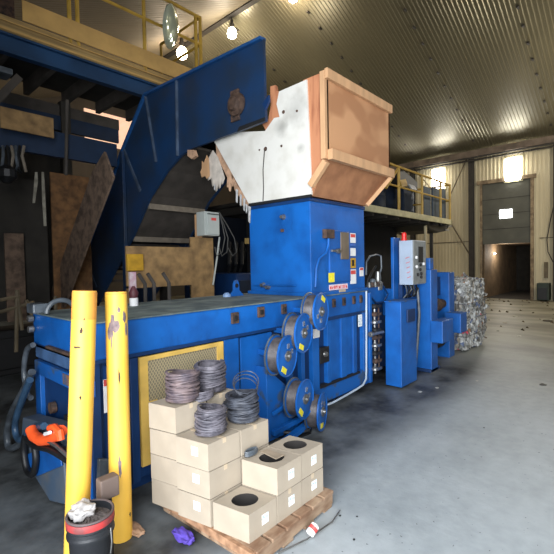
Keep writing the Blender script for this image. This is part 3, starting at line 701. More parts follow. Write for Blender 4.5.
# plywood body
PY = 2.55; PT = 3.73; PB = 2.86; PXR = 5.04; PXRL = 4.97
th = .03
MB().prism([(HX+.02, PY+.01, PT), (HX+.02, PY+.01, PB), (HX+.02, BY0, TZ+.02), (HX+.02, BY0+.06, TZ+.02), (HX+.02, 2.86, PT-.0)], (.04, 0, 0)).build('side_frame', LUMB_R, hp, .003)
MB().box((HX-.015, PY+.0, PB-.05), (HX+.06, PY+.06, PT)).build('corner_stud', LUMB, hp, .004)
MB().bar((HX+.0, PY-.0, PB-.08), (HX-.0, BY0-.03, TZ+.13), .06, .07).build('diagonal_cleat', LUMB, hp, .004)
MB().prism([(HX+.03, PY, PB), (PXR, PY, PB), (PXR, PY, PT), (HX+.03, PY, PT)], (0, th, 0)).build('front_plywood', PLY, hp, .002)
MB().prism([(HX+.03, PY, PB), (PXR-.03, PY, PB), (TX1, BY0-.03, TZ+.02), (HX+.03, BY0-.03, TZ+.02)], (0, .03, .02)).build('lower_flare_plywood', PLY_D, hp, .002)
MB().box((HX-.01, PY-.04, PT-.09), (PXR+.01, PY, PT+.015)).build('top_batten', LUMB, hp, .004)
MB().box((HX+.03, PY-.06, PB-.06), (PXR+.01, PY, PB+.05)).build('ledge_board', LUMB, hp, .004)
MB().bar((PXR-.04, PY-.02, PB-.06), (TX1-.02, BY0-.05, TZ+.02), .07, .05).build('flare_cleat', LUMB, hp, .004)
MB().prism([(PXR, PY, PT), (PXR, PY, PB), (TX1+.03, BY0, TZ+.02), (TX1+.03, TY1, TZ+.02), (PXR, 4.3, PB+.3), (PXR, 4.3, PT)], (-.03, 0, 0)).build('far_side_board', PLY_D, hp)
MB().prism([(HX+.04, TY1, TZ+.02), (TX1, TY1, TZ+.02), (PXR-.04, 4.25, 3.2), (HX+.04, 4.25, 3.2)], (0, .03, 0)).build('back_board', PLY_D, hp)

# ---------------------------------------------------------------- inclined conveyor
cv = thing('inclined_conveyor', 'big dark blue conveyor arching down behind the baler into the left shade', 'conveyor', (3.5, 9.5, 0))
CXN, CXF = 3.50, 4.66
def CP(x, y): return atX(x, y, CXN)
pix = [(263, 38.5), (264.5, 100), (265.5, 121), (190, 149), (180, 156), (166, 172), (150, 197), (133, 236), (104, 292), (75, 290), (104, 205), (124, 149), (146, 95)]
near = [CP(*p) for p in pix]
botn = CP(104, 292); topn = CP(75, 290)
sl_ = (CP(133, 236)-CP(104, 292)).normalized()
near2 = near[:9]+[near[8]-sl_*1.1, near[9]-sl_*.9]+near[9:]
# profile in y,z
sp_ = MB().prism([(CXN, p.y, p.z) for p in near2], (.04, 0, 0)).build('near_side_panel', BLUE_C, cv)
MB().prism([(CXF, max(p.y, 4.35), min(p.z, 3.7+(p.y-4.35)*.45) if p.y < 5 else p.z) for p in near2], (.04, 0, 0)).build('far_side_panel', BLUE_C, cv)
top = [(p.y, p.z) for p in (near[0], near[12], near[11], near[10], near[9])]
b = MB()
for (y0, z0_), (y1, z1_) in zip(top[:-1], top[1:]):
    b.bar((CXN+.0, y0, z0_), (CXN+.0, y1, z1_), .09, .035)
b.build('top_flange', mat('flange_blue', (30, 78, 132), .45, var=.15), sp_)
b = MB()
for p0, p1 in (((146.5, 97), (157, 162)), ((124.5, 150), (141, 191)), ((84, 255), (97, 287)), ((177.5, 80), (178.5, 156))):
    a = CP(*p0); c = CP(*p1); MB().bar((CXN-.012, a.y, a.z), (CXN-.012, c.y, c.z), .02, .05).build('stiffener_bar', mat('pale_worn_blue', (74, 90, 112), .6, var=.25, scale=6), sp_)
a = CP(124, 152); 
MB().box((CXN-.06, a.y-.04, .0), (CXN-.005, a.y+.06, a.z)).build('support_leg', BLUE_C, cv, .004)
MB().box((CXF+.04, a.y-.04, .0), (CXF+.1, a.y+.06, a.z)).build('support_leg', BLUE_C, cv, .004)
# belly pan
bl = [near[3], near[4], near[5], near[6], CP(143, 213), CP(131, 240)]
b = MB()
for p, q in zip(bl[:-1], bl[1:]):
    b.hexa([(CXN+.04, p.y, p.z+.03), (CXF, p.y, p.z+.03), (CXF, q.y, q.z+.03), (CXN+.04, q.y, q.z+.03)], [(CXN+.04, p.y, p.z+.06), (CXF, p.y, p.z+.06), (CXF, q.y, q.z+.06), (CXN+.04, q.y, q.z+.06)])
b.build('belly_pan', BELLY, cv)
for pp in ((146.5, 206), (131.5, 239)):
    q = CP(*pp); MB().bar((CXN+.04, q.y, q.z), (CXF, q.y, q.z), .05, .09).build('belly_rib', BELLYR, cv, .004)
q0, q1 = CP(104, 292), CP(131, 240)
b = MB()
for i in range(7):
    p = q0.lerp(q1, i/7.0); b.bar((CXN+.04, p.y, p.z+.2), (CXF, p.y, p.z+.2), .04, .04)
b.build('return_rollers', BELLY, cv)
# belt
b = MB(); hh = .55
for p, q in zip(near2[3:8], near2[4:9]):
    b.hexa([(CXN+.05, p.y+.1, p.z+.4), (CXF-.01, p.y+.1, p.z+.4), (CXF-.01, q.y+.1, q.z+.4), (CXN+.05, q.y+.1, q.z+.4)], [(CXN+.05, p.y+.1, p.z+.43), (CXF-.01, p.y+.1, p.z+.43), (CXF-.01, q.y+.1, q.z+.43), (CXN+.05, q.y+.1, q.z+.43)])
b.build('belt', BLACK, cv)
# bearing
q = CP(238.5, 105)
be = MB().box((CXN-.03, q.y-.03, q.z-.19), (CXN, q.y+.12, q.z+.19)).build('bearing_plate', RUSTY, sp_, .006)
MB().lathe((CXN-.02, q.y, q.z), (CXN-.12, q.y, q.z), [(0, .14), (.4, .14), (.5, .09), (.9, .08), (1, .05)], 20).build('bearing_housing', mat('greasy_bearing', (88, 70, 60), .5, var=.25, scale=20), be)
MB().prism([CP(*p)+Vector((-.006, 0, 0)) for p in ((238, 132), (265.5, 121), (265.5, 117.5), (240, 127))], (-.01, 0, 0)).build('lower_lip', DARK, sp_)
MB().prism([CP(*p)+Vector((-.004, 0, 0)) for p in ((262.5, 104), (268.5, 95), (269, 101), (265, 110))], (.03, 0, 0)).build('torn_corner', BLUE_D, cv)
q = CP(186, 146); MB().prism([CP(*p)+Vector((-.01, 0, 0)) for p in ((188, 150), (194, 150), (196, 156), (192, 159), (188, 156))], (.05, 0, 0)).build('board_scrap', TORN, cv)

# leaning chipboard guard beside the conveyor, and boards under the mezzanine
t = MB().prism([atX(*p, 2.62) for p in ((104, 151.5), (113, 177), (67, 300), (64, 308), (46, 308), (49, 297), (92, 172))], (.03, 0, 0)).build('leaning_board', OSB_D)
tag(t, 'weathered grey chipboard sheet leaning along the left flank of the conveyor', 'board')
def board(x0, y0, x1, y1, Y, m, label, th=.03, z0=None, name='board_panel'):
    a = atY(x0, y0, Y); c = atY(x1, y1, Y)
    return tag(MB().box((a.x, Y, c.z if z0 is None else z0), (c.x, Y+th, a.z)).build(name, m), label, 'board')
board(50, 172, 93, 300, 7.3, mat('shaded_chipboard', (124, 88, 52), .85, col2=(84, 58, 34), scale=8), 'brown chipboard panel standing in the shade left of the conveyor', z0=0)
board(-30, 172, 50, 300, 7.35, DWALL, 'black board painting in the shadow under the left mezzanine', z0=.9)  # its black stands in for the deep shadow here
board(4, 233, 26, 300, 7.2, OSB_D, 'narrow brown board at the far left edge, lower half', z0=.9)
o = board(0, 106, 54, 138, 6.45, OSB, 'brown chipboard patch fixed below the blue mezzanine beam')
b = MB()
a = atY(126, 246, 5.0); c = atY(191, 246, 5.0); d = atY(213, 238, 5.0); a2 = atY(150, 292, 5.0)
b.box((a.x, 5.0, 1.42), (c.x, 5.03, a.z)).box((c.x, 5.0, 0), (d.x, 5.03, d.z)).box((a.x, 5.0, 0), (a.x+.12, 5.03, 1.45))
tag(b.build('board_wall', OSB), 'stained tan chipboard wall standing behind the baler deck', 'board')
q0 = atY(127, 254, 4.96); q1 = atY(143.5, 270.5, 4.96)
t = tag(MB().box((q0.x, 4.95, q1.z), (q1.x, 4.995, q0.z)).build('yellow_sign', mat('mustard', (196, 150, 36), .6, var=.15, scale=12), None, .006), 'mustard yellow plate fixed to the chipboard behind the deck', 'plate')
t = thing('spray_can', 'small white and dark spray can standing on the baler deck', 'can', tuple(atZ(134, 305, DK+.02)))
x, y, z = t.location
MB().lathe((x, y, DK+.013), (x, y, DK+.09), [(0, .04), (.9, .04), (1, .03)], 16).build('body', LABELW, t)
MB().lathe((x, y, DK+.09), (x, y, DK+.20), [(0, .035), (.4, .045), (.7, .03), (1, .012)], 16).build('cap', mat('maroon', (84, 36, 44), .6), t)
t = tag(MB().box(atY(130.5, 293, 4.96), atY(134.5, 272, 4.998)).build('caution_tape', mat('pink_tape', (206, 150, 168), .6, col2=(230, 225, 225), scale=12)), 'pale pink and white tape strip hanging below the mustard plate', 'tape')
# old fittings standing behind deck
for i, (x, l) in enumerate(((144, 'first'), (153, 'second'), (168, 'third'))):
    q = atY(x, 300, 4.3)
    tag(MB().tube([(q.x, 4.3, .0), (q.x+.02, 4.3, 1.5), (q.x-.06, 4.3, 1.62)], .022, 7).build('steel_hook', BELLY),
        ['bent grey steel hook behind the deck, nearest the mustard plate', 'bent grey steel hook behind the deck, between two others', 'bent grey steel hook behind the deck, nearest the black slot'][i], 'hook', 'bent hooks behind the deck')
# electrical box
eb = thing('electrical_box', 'light grey electrical box with a red label above the chipboard post', 'electrical box', tuple(atY(208, 237, 4.85)))
a = atY(204.5, 211, 4.80); c = atY(219.5, 236, 4.80)
MB().box((a.x, 4.80, c.z), (c.x, 5.0, a.z)).build('enclosure', GREYBOX, eb, .008)
fd = MB().box((a.x+.04, 4.785, c.z+.02), (c.x-.01, 4.80, a.z-.02)).build('door', GREYBOX, eb, .004)
MB().box((a.x+.11, 4.782, a.z-.13), (a.x+.20, 4.785, a.z-.09)).build('red_label', LABELR, fd)
MB().box((a.x+.04, 4.781, a.z-.045), (c.x-.01, 4.786, a.z-.03)).build('hood_edge', DARK, fd)
for i in range(3):
    MB().tube([atY(x+i*(y-212)*.12*(-1)**i, y, 4.9-.05*i) for x, y in ((219, 212), (224, 225), (228, 238), (227, 252), (222, 256), (219, 247))], .008, 6).build('cable', mat('dull_cable', (70, 70, 68), .6), eb)
MB().tube([atY(x, y, 4.95) for x, y in ((219.5, 237), (217, 258), (213, 285))], .014, 6).build('cable', GREYBOX, eb)
MB().bar((a.x+.08, 5.06, 0), (a.x+.08, 5.06, a.z-.02), .10, .06).build('mounting_post', LUMB, eb)
# dark blue tank behind the tower
pk = thing('power_unit', 'dark navy hydraulic tank in deep shade between chipboard and tower', 'hydraulic tank', (4.0, 5.9, 0))
MB().box((4.85, 5.4, 0), (5.48, 6.6, 1.55)).build('tank', BLUE_D, pk, .02)
MB().box((4.84, 6.7, 0), (8.6, 6.75, 2.72)).build('shade_screen', mat('shade_navy', (14, 24, 40), .8, var=.2), pk)  # navy sheet added so the gap behind the tower reads as shade
MB().box((4.9, 5.36, 1.2), (5.3, 5.4, 1.42)).build('cover_plate', CRATE, pk, .004)
for i in range(3):
    x = 5.1+i*.15; MB().tube([(x, 5.9, 1.55), (x-.05, 5.7, 1.95), (x-.3, 5.5, 2.1), (x-.45, 5.35, 1.7)], .03, 8).build('hose', BLACK, pk)
q = atY(247.5, 241, 5.3); MB().box((q.x-.04, 5.3, q.z-.05), (q.x+.04, 5.33, q.z+.05)).build('tan_tag', mat('tan_tag', (176, 150, 90), .6), pk)

# ---------------------------------------------------------------- left mezzanine
mz = thing('left_mezzanine', 'high mezzanine with a blue beam and plywood toe board, upper left', 'mezzanine', (3, 6.5, 0))
MX0, MX1 = -.4, 5.08
MB().box((MX0, 6.5, 4.90), (MX1, 6.62, 4.93)).box((MX0, 6.5, 4.66), (MX1, 6.62, 4.69)).box((MX0, 6.56, 4.66), (MX1, 6.58, 4.93)).build('edge_beam', mat('beam_blue', (30, 68, 108), .5, var=.2, scale=2), mz, .004)
MB().box((MX0, 6.48, 4.93), (MX1, 8, 5.04)).box((MX0, 6.50, 5.04), (MX1, 8, 5.15)).build('deck', MEZZW, mz, .01)
MB().box((MX0, 6.64, 4.905), (MX1-.05, 7.98, 4.93)).build('deck_underside_shade', DWALL, mz)  # dark layer that paints the shade under the deck
MB().box((MX0, 6.46, 4.94), (MX1, 6.49, 4.965)).box((MX0, 6.47, 5.06), (MX1, 6.49, 5.075)).build('deck_moulding', MEZZP, mz)
MB().box((1.95, 6.46, 5.15), (MX1, 6.48, 5.43)).box((MX1-.02, 6.46, 5.15), (MX1, 8, 5.4)).build('toe_board', MEZZP, mz, .002)
for i in range(9):
    MB().box((MX0+.3+i*.62, 6.62, 4.7), (MX0+.38+i*.62, 8, 4.92)).build('joist', BELLY, mz)
b = MB(); yb = 6.75
a = atY(0, 100, yb); 
ta, tb2 = atY(50, 108, 7.95), atY(118, 129, 7.95)
MB().bar((MX0, 7.95, ta.z-.02), (tb2.x, 7.95, ta.z-.02), .10, .20).build('timber_rail', BELLY, mz)
ta, tb2 = atY(50, 120, 7.9), atY(118, 140, 7.9)
MB().box((MX0, 7.86, ta.z-.16), (tb2.x, 7.92, ta.z+.10)).build('rear_beam', mat('shaded_beam_blue', (18, 42, 70), .6), mz, .004)  # beam blue darkened, shade below the deck put into the colour
c1 = atY(0, 140, 6.7); c2 = atY(100, 168, 6.7)
MB().box((MX0, 6.7, 3.40), (3.38, 6.78, 3.78)).build('lower_beam', mat('shaded_beam_blue', (18, 42, 70), .6, var=.2), mz, .004)
MB().box((MX0, 6.62, 4.42), (1.85, 6.9, 4.5)).build('conduit_tray', HOSE, mz, .01)
MB().bar((1.95, 6.7, 4.45), (1.6, 6.7, 3.95), .05, .1).build('strut', BELLY, mz)
MB().tube([atY(67, 100, 6.6), atY(66, 175, 6.6)], .025, 8).build('hanger_rod', BELLY, mz)
for x, y in ((MX0+.2, 7.0), (3.0, 7.9), (MX1-.1, 7.9)): MB().box((x-.08, y-.08, 0), (x+.08, y+.08, 4.7)).build('post', COLM, mz)
MB().box((MX0, 7.95, .9), (3.0, 8.0, 4.3)).build('shade_backdrop', DWALL, mz)  # dark sheet painting in the unlit depth beneath the deck
# railing
rl_ = thing('mezzanine_railing', 'yellow tube railing with a corner along the high left mezzanine', 'railing', (3, 6.5, 5.2))
def tb_(pts, nm='rail', r=.03): return MB().tube(pts, r, 8).build(nm, RAILY, rl_)
yr = 6.52
tb_([(MX0, yr, 6.52), (5.06, yr, 6.52), (5.06, 7.9, 6.52)], 'top_rail'); tb_([(MX0, yr, 6.0), (5.06, yr, 6.0)], 'mid_rail', .026); tb_([(5.06, yr, 6.0), (5.06, 7.9, 6.0)], 'mid_rail', .026)
for x, yy in ((5.06, yr), (4.95, yr), (3.85, yr), (2.72, yr), (2.6, yr), (1.4, yr), (5.06, 7.9)): tb_([(x, yy, 5.1), (x, yy, 6.52)], 'post', .032)
# convex mirror on the railing
q = atY(170, 27, 6.4)
cm = thing('convex_mirror', 'round pale green convex mirror fixed to the upper left railing', 'mirror', tuple(q))
axd = Vector((.62, -.75, -.2)).normalized()
Rm = .36
MB().lathe(q, q+axd*.12, [(0, Rm), (.15, Rm), (.3, Rm*.95), (.55, Rm*.78), (.8, Rm*.5), (.95, Rm*.25), (1, .01)], 36).build('dome', MIRR, cm)
MB().tube([q, q-axd*.25, (q.x+.1, yr, 6.02)], .02, 8).build('arm', BRACE, cm)
# junk upper-left corner
t = tag(MB().box((1.0, 6.6, 5.15), (1.9, 7.2, 5.5)).box((1.1, 6.56, 5.2), (1.15, 6.6, 5.6)).build('scrap_crate', RUSTY, None, .02), 'rusty dark crate at the upper left corner on the mezzanine', 'crate')
# hanging strips in the shade
for i, pp in enumerate((((35, 172), (37.5, 172), (38, 182), (35, 203), (32.5, 203), (34, 185)), ((41.5, 172), (44, 172), (45.5, 200), (46.5, 226), (43.8, 226), (42, 195)))):
    tag(MB().prism([atY(*p, 6.9) for p in pp], (0, .01, 0)).build('hanging_strip', mat('dusty_white_strip', (150, 146, 132), .7, col2=(110, 104, 92), scale=9)),
        ('shorter pale strip hanging under the left mezzanine', 'longer pale strip hanging under the left mezzanine')[i], 'strip', 'torn strips under the mezzanine')
t = thing('hanging_cables', 'tangle of dark cables hanging at the far left below the beam', 'cables', tuple(atY(8, 170, 6.4)))
for i in range(6):
    x0 = 3+i*4.2; MB().tube([atY(x0, 146, 6.5), atY(x0+2*math.sin(i), 156, 6.45), atY(x0-1+i % 2*3, 166+3*(i % 3), 6.4), atY(x0+1, 172-3*(i % 2), 6.45)], .02, 6).build('cable', (HOSE, BLACK, BELLYR)[i % 3], t)
q = atY(7, 174, 6.4); MB().lathe(q+Vector((0, 0, -.12)), q+Vector((0, 0, .12)), [(0, .05), (.3, .12), (.7, .12), (1, .04)], 12).build('bundle', BLACK, t)
# dark machinery and frames at lower left
mch = thing('scaffold_frame', 'thin rusty pipe frame standing in the dark behind the baler end', 'frame', (2.0, 6.5, 0))
for (x0, y0, x1, y1) in ((17, 290, 16, 352), (0, 312, 34, 302), (17, 290, 22, 330), (26, 300, 34, 320), (0, 300, 20, 296)):
    MB().tube([atY(x0, y0, 6.3), atY(x1, y1, 6.3)], .025, 6).build('pipe', BRACE, mch)
for x in (.9, 2.2): MB().tube([(x, 6.35, 0), (x, 6.35, 1.3)], .025, 6).build('pipe', BRACE, mch)
tag(MB().box((.2, 7.6, 0), (2.5, 8.3, .72)).box((.3, 7.55, .1), (2.4, 7.6, .6)).build('steel_bin', DARK, None, .02), 'low black steel bin in the dark behind the pipe frame', 'bin')

# ---------------------------------------------------------------- right mezzanine
rm = thing('right_mezzanine', 'cream edged mezzanine platform behind the plywood hopper on the right', 'mezzanine', (9, 4.5, 0))
RX0, RX1 = 5.5, 12.9
MB().box((RX0, 4.5, 2.80), (RX1, 4.56, 2.95)).box((RX1-.06, 4.5, 2.80), (RX1, 8.5, 2.95)).build('edge_channel', MEZZE, rm, .006)
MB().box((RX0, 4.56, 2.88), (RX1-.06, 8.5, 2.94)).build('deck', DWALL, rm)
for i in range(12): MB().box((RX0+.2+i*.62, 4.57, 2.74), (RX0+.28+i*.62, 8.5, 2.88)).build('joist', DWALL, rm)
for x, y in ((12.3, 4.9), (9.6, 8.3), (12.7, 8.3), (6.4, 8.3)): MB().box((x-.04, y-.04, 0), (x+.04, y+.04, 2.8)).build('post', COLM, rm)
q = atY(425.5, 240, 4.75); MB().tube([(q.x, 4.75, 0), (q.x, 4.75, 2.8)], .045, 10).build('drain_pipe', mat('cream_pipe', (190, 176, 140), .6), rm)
MB().box((RX0, 5.72, 0), (11.7, 5.80, 2.74)).build('shade_backdrop', mat('shade_black', (20, 20, 22), .9), rm)  # black sheet added to paint the shade under the platform
tp = thing('black_tarp', 'bunched black tarp with pale scraps slung under the mezzanine end', 'tarp', (12.2, 4.7, 2.6))
bm_ = MB(); n = 14
P0 = [atY(x, y, 4.7) for x, y in ((428, 219), (452, 223), (447, 231), (438, 233), (430, 230), (425, 224))]
bm_.prism(P0, (0, 1.2, 0)).build('sheet', BLACK, tp, .05)
for x, y in ((441, 223), (449, 225), (446, 229)): bm_ = MB().box(atY(x, y, 4.66), atY(x+2.5, y+2, 4.68)).build('pale_scrap', STAIN, tp)
rr2 = thing('platform_railing', 'yellow railing along the edge of the right mezzanine', 'railing', (9, 4.5, 2.95))
def tr_(pts, nm, r=.03): MB().tube(pts, r, 8).build(nm, RAILY, rr2)
xs = [atY(398.8, 190, 4.54).x, atY(422, 190, 4.54).x, atY(440.5, 200, 4.54).x, atY(449.8, 200, 4.54).x]
tr_([(RX0+.3, 4.54, 4.0), (xs[3], 4.54, 4.0), (xs[3], 8.3, 4.0)], 'top_rail'); tr_([(RX0+.3, 4.54, 3.52), (xs[3], 4.54, 3.52)], 'mid_rail', .025); tr_([(xs[3], 4.54, 3.52), (xs[3], 8.3, 3.52)], 'mid_rail', .025)
for x in xs+[xs[0]-2.3]: tr_([(x, 4.54, 2.94), (x, 4.54, 4.0)], 'post', .035)
tr_([(xs[3], 6.4, 2.94), (xs[3], 6.4, 4.0)], 'post'); tr_([(xs[3], 8.3, 2.94), (xs[3], 8.3, 4.0)], 'post')
tr_([atY(386, 188, 4.54), atY(399, 167, 4.54)], 'diagonal_brace', .03)
# things on the platform
for i, (x0, x1, y0, y1, Y, l) in enumerate(((376, 391, 183, 206, 5.4, 'dark blue drum on the platform nearest the hopper'), (392, 404, 180, 208, 5.6, 'dark blue drum on the platform behind the second rail post'), (406, 419, 186, 210, 5.7, 'dark blue drum on the platform farthest from the hopper'))):
    a = atY(x0, y0, Y); c = atY(x1, y1, Y); r_ = (c.x-a.x)/2
    t = thing('plastic_drum', l, 'drum', (a.x+r_, Y+r_, 2.94), 0, 'drums on the right platform')
    h = a.z-2.94
    MB().lathe((a.x+r_, Y+r_, 2.945), (a.x+r_, Y+r_, a.z), [(0, r_*.92), (.05, r_), (.3, r_), (.32, r_*1.03), (.35, r_), (.65, r_), (.67, r_*1.03), (.7, r_), (.95, r_), (1, r_*.9)], 24).build('barrel', CRATE, t)
    MB().lathe((a.x+r_*1.3, Y+r_, a.z), (a.x+r_*1.3, Y+r_, a.z+.03), [(0, .05), (1, .045)], 10).build('cap', BLACK, t)
mc = thing('platform_machine', 'black and yellow machine head on the right platform behind the railing', 'machine', (9.9, 5.1, 2.94))
a = atY(400, 178, 5.06); c = atY(418, 192, 5.06)
MB().prism([atY(*p  , 5.06) for p in ((398, 171), (404, 170), (418, 182), (418, 192), (408, 189), (398, 184))], (0, .3, 0)).build('head', BLACK, mc, .03)
MB().prism([atY(*p, 5.0) for p in ((400, 180), (406, 179), (408, 186), (402, 187))], (0, .06, 0)).build('yellow_guard', RAILY, mc, .01)
MB().prism([atY(*p, 5.0) for p in ((409, 184), (415, 186), (417, 190), (412, 189))], (0, .04, 0)).build('pale_plate', LABELW, mc)
x_ = atY(408, 195, 5.1).x
MB().box((x_-.25, 5.1, 2.945), (x_+.25, 5.36, atY(408, 187, 5.1).z)).build('pedestal', CRATE, mc, .02)
for i, (x0, x1, l) in enumerate(((424, 431, 'grey blue sheet panel on the platform beside the third rail post'), (433, 440, 'grey blue sheet panel on the platform between the last two rail posts'), (442, 448, 'grey blue sheet panel at the far end of the platform'))):
    a = atY(x0, 186, 4.66); c = atY(x1-(x1==448)*2, 213, 4.66)
    t = MB().box((a.x, 4.66, 2.945), (c.x, 4.72, a.z-.03*i)).build('sheet_panel', FILM, None, .01); tag(t, l, 'panel', 'sheet panels on the platform')

# ---------------------------------------------------------------- plastic bale
def bale_mat():
    m = bpy.data.materials.new('crumpled_film'); m.use_nodes = True; nt = m.node_tree; N = nt.nodes; L = nt.links; b = N['Principled BSDF']
    tc = N.new('ShaderNodeTexCoord'); mp = N.new('ShaderNodeMapping'); mp.inputs['Scale'].default_value = (1, 1, .6); L.new(tc.outputs['Object'], mp.inputs['Vector'])
    v = N.new('ShaderNodeTexVoronoi'); v.inputs['Scale'].default_value = 19; L.new(mp.outputs['Vector'], v.inputs['Vector'])
    sp = N.new('ShaderNodeSeparateColor'); L.new(v.outputs['Color'], sp.inputs[0])
    r = N.new('ShaderNodeValToRGB'); cr = r.color_ramp; cr.interpolation = 'CONSTANT'
    cr.elements[0].position = 0; cr.elements[0].color = (*lin((96, 94, 90)), 1); cr.elements[1].position = .18; cr.elements[1].color = (*lin((158, 158, 154)), 1)
    for p, c in ((.42, (126, 128, 126)), (.58, (196, 198, 196)), (.76, (96, 110, 140)), (.81, (150, 144, 134)), (.93, (200, 80, 100)), (.945, (160, 160, 160)), (.97, (150, 110, 80))):
        e = cr.elements.new(p); e.color = (*lin(c), 1)
    L.new(sp.outputs[0], r.inputs['Fac']); L.new(r.outputs['Color'], b.inputs['Base Color']); b.inputs['Roughness'].default_value = .3
    n = N.new('ShaderNodeTexNoise'); n.inputs['Scale'].default_value = 16; n.inputs['Detail'].default_value = 5; L.new(mp.outputs['Vector'], n.inputs['Vector'])
    bp = N.new('ShaderNodeBump'); bp.inputs['Strength'].default_value = 1; bp.inputs['Distance'].default_value = .05; L.new(n.outputs['Fac'], bp.inputs['Height']); L.new(bp.outputs['Normal'], b.inputs['Normal'])
    return m
def crumple(name, cen, dim, m, amp, sub, seed, parent=None):
    bm = bmesh.new(); bmesh.ops.create_cube(bm, size=1); bmesh.ops.subdivide_edges(bm, edges=bm.edges[:], cuts=sub, use_grid_fill=True)
    rnd = random.Random(seed)
    for v in bm.verts:
        x, y, z = v.co; v.co = Vector((x*dim[0], y*dim[1], z*dim[2]))
        k = max(abs(x), abs(y), abs(z))
        d = Vector((x, y, z)).normalized()
        corner = (abs(x)*2)**4*(abs(y)*2)**4+(abs(x)*2)**4*(abs(z)*2)**4+(abs(y)*2)**4*(abs(z)*2)**4
        w = math.sin(x*9+seed)*math.sin(y*7+z*8)*amp*.8
        v.co += d*(rnd.uniform(-amp, amp)+w-corner*amp*.9)
        v.co += Vector(cen)
        if v.co.z < .0: v.co.z = .005
    me = bpy.data.meshes.new(name); bm.to_mesh(me); bm.free(); me.materials.append(m)
    o = bpy.data.objects.new(name, me); COL.objects.link(o)
    if sub < 20:
        ss = o.modifiers.new('soft', 'SUBSURF'); ss.levels = 1; ss.render_levels = 1
        for p in me.polygons: p.use_smooth = True
    if parent:
        o.parent = parent; o.matrix_basis = parent.matrix_basis.inverted()
    return o
BM = bale_mat()
bt = thing('plastic_bale', 'tall bale of crumpled clear plastic film beyond the blue tie frame', 'bale', (8.5, 3.05, 0))
crumple('compressed_film', (8.46, 3.06, .68), (1.24, 1.14, 1.33), BM, .034, 34, 3, bt)
b = MB(); rnd = random.Random(5)
for i in range(14):
    face = rnd.random()
    if face < .5: p = Vector((rnd.uniform(7.85, 9.0), 2.5, rnd.uniform(.1, 1.3))); n_ = Vector((0, -1, 0))
    elif face < .75: p = Vector((7.83, rnd.uniform(2.55, 3.5), rnd.uniform(.1, 1.3))); n_ = Vector((-1, 0, 0))
    else: p = Vector((rnd.uniform(7.85, 9.0), rnd.uniform(2.55, 3.5), 1.35)); n_ = Vector((0, 0, 1))
    u = Vector((rnd.gauss(0, 1), rnd.gauss(0, 1), rnd.gauss(0, 1))); w = Vector((rnd.gauss(0, 1), rnd.gauss(0, 1), rnd.gauss(0, 1)))
    u = u.normalized()*.09; w = w.normalized()*.06; o_ = n_*.05
    vs = [p-u-w*.3, p+u*.2-w+o_, p+u+w*.2, p+w+o_*1.5]
    b.add(vs, [(0, 1, 2), (0, 2, 3)])
b.build('loose_flaps', BM, bt)['kind'] = 'stuff'
# strapping wires
for z in (.3, .6, .9):
    MB().tube([(7.80, 2.48, z), (9.03, 2.47, z+.01), (9.04, 3.66, z), (7.8, 3.66, z)], .006, 5, None, True).build('strapping_wire', WIRE, bt)

# ---------------------------------------------------------------- pallet and boxes
PR = R(2.5); PO = Vector((1.555, 1.60, 0))
pal = thing('wooden_pallet', 'worn wooden pallet carrying the cardboard boxes of wire', 'pallet', PO, PR+R(0))
def PL(x, y, z): return Vector((x, y, z))
def pbox(nm, a, c, m=PALLET, j=0):
    o = MB().box(a, c).build(nm, m, None, .004); o.parent = pal; o.matrix_basis = Matrix.Rotation(j, 4, 'Z'); return o
for i, y in enumerate((0, .40, .80)): pbox('stringer', (-.02, y, .02), (.77, y+.07, .095))
for i in range(6): pbox('deck_board', (-.02+i*.134, -.01, .095), (-.02+i*.134+.115, .88, .118), PALLET, R(random.uniform(-.4, .4)))
for i in range(4): pbox('base_board', (.0+i*.22, -.0, 0), (.1+i*.22, .87, .02))
pbox('chipped_edge_board', (-.05, .0, .07), (-.02, .86, .118), mat('chipped_wood', (166, 128, 98), .85, col2=(120, 88, 64), scale=16))
BW, BDp, BH = .238, .265, .17
Z0 = .118
SHEAR = -.19
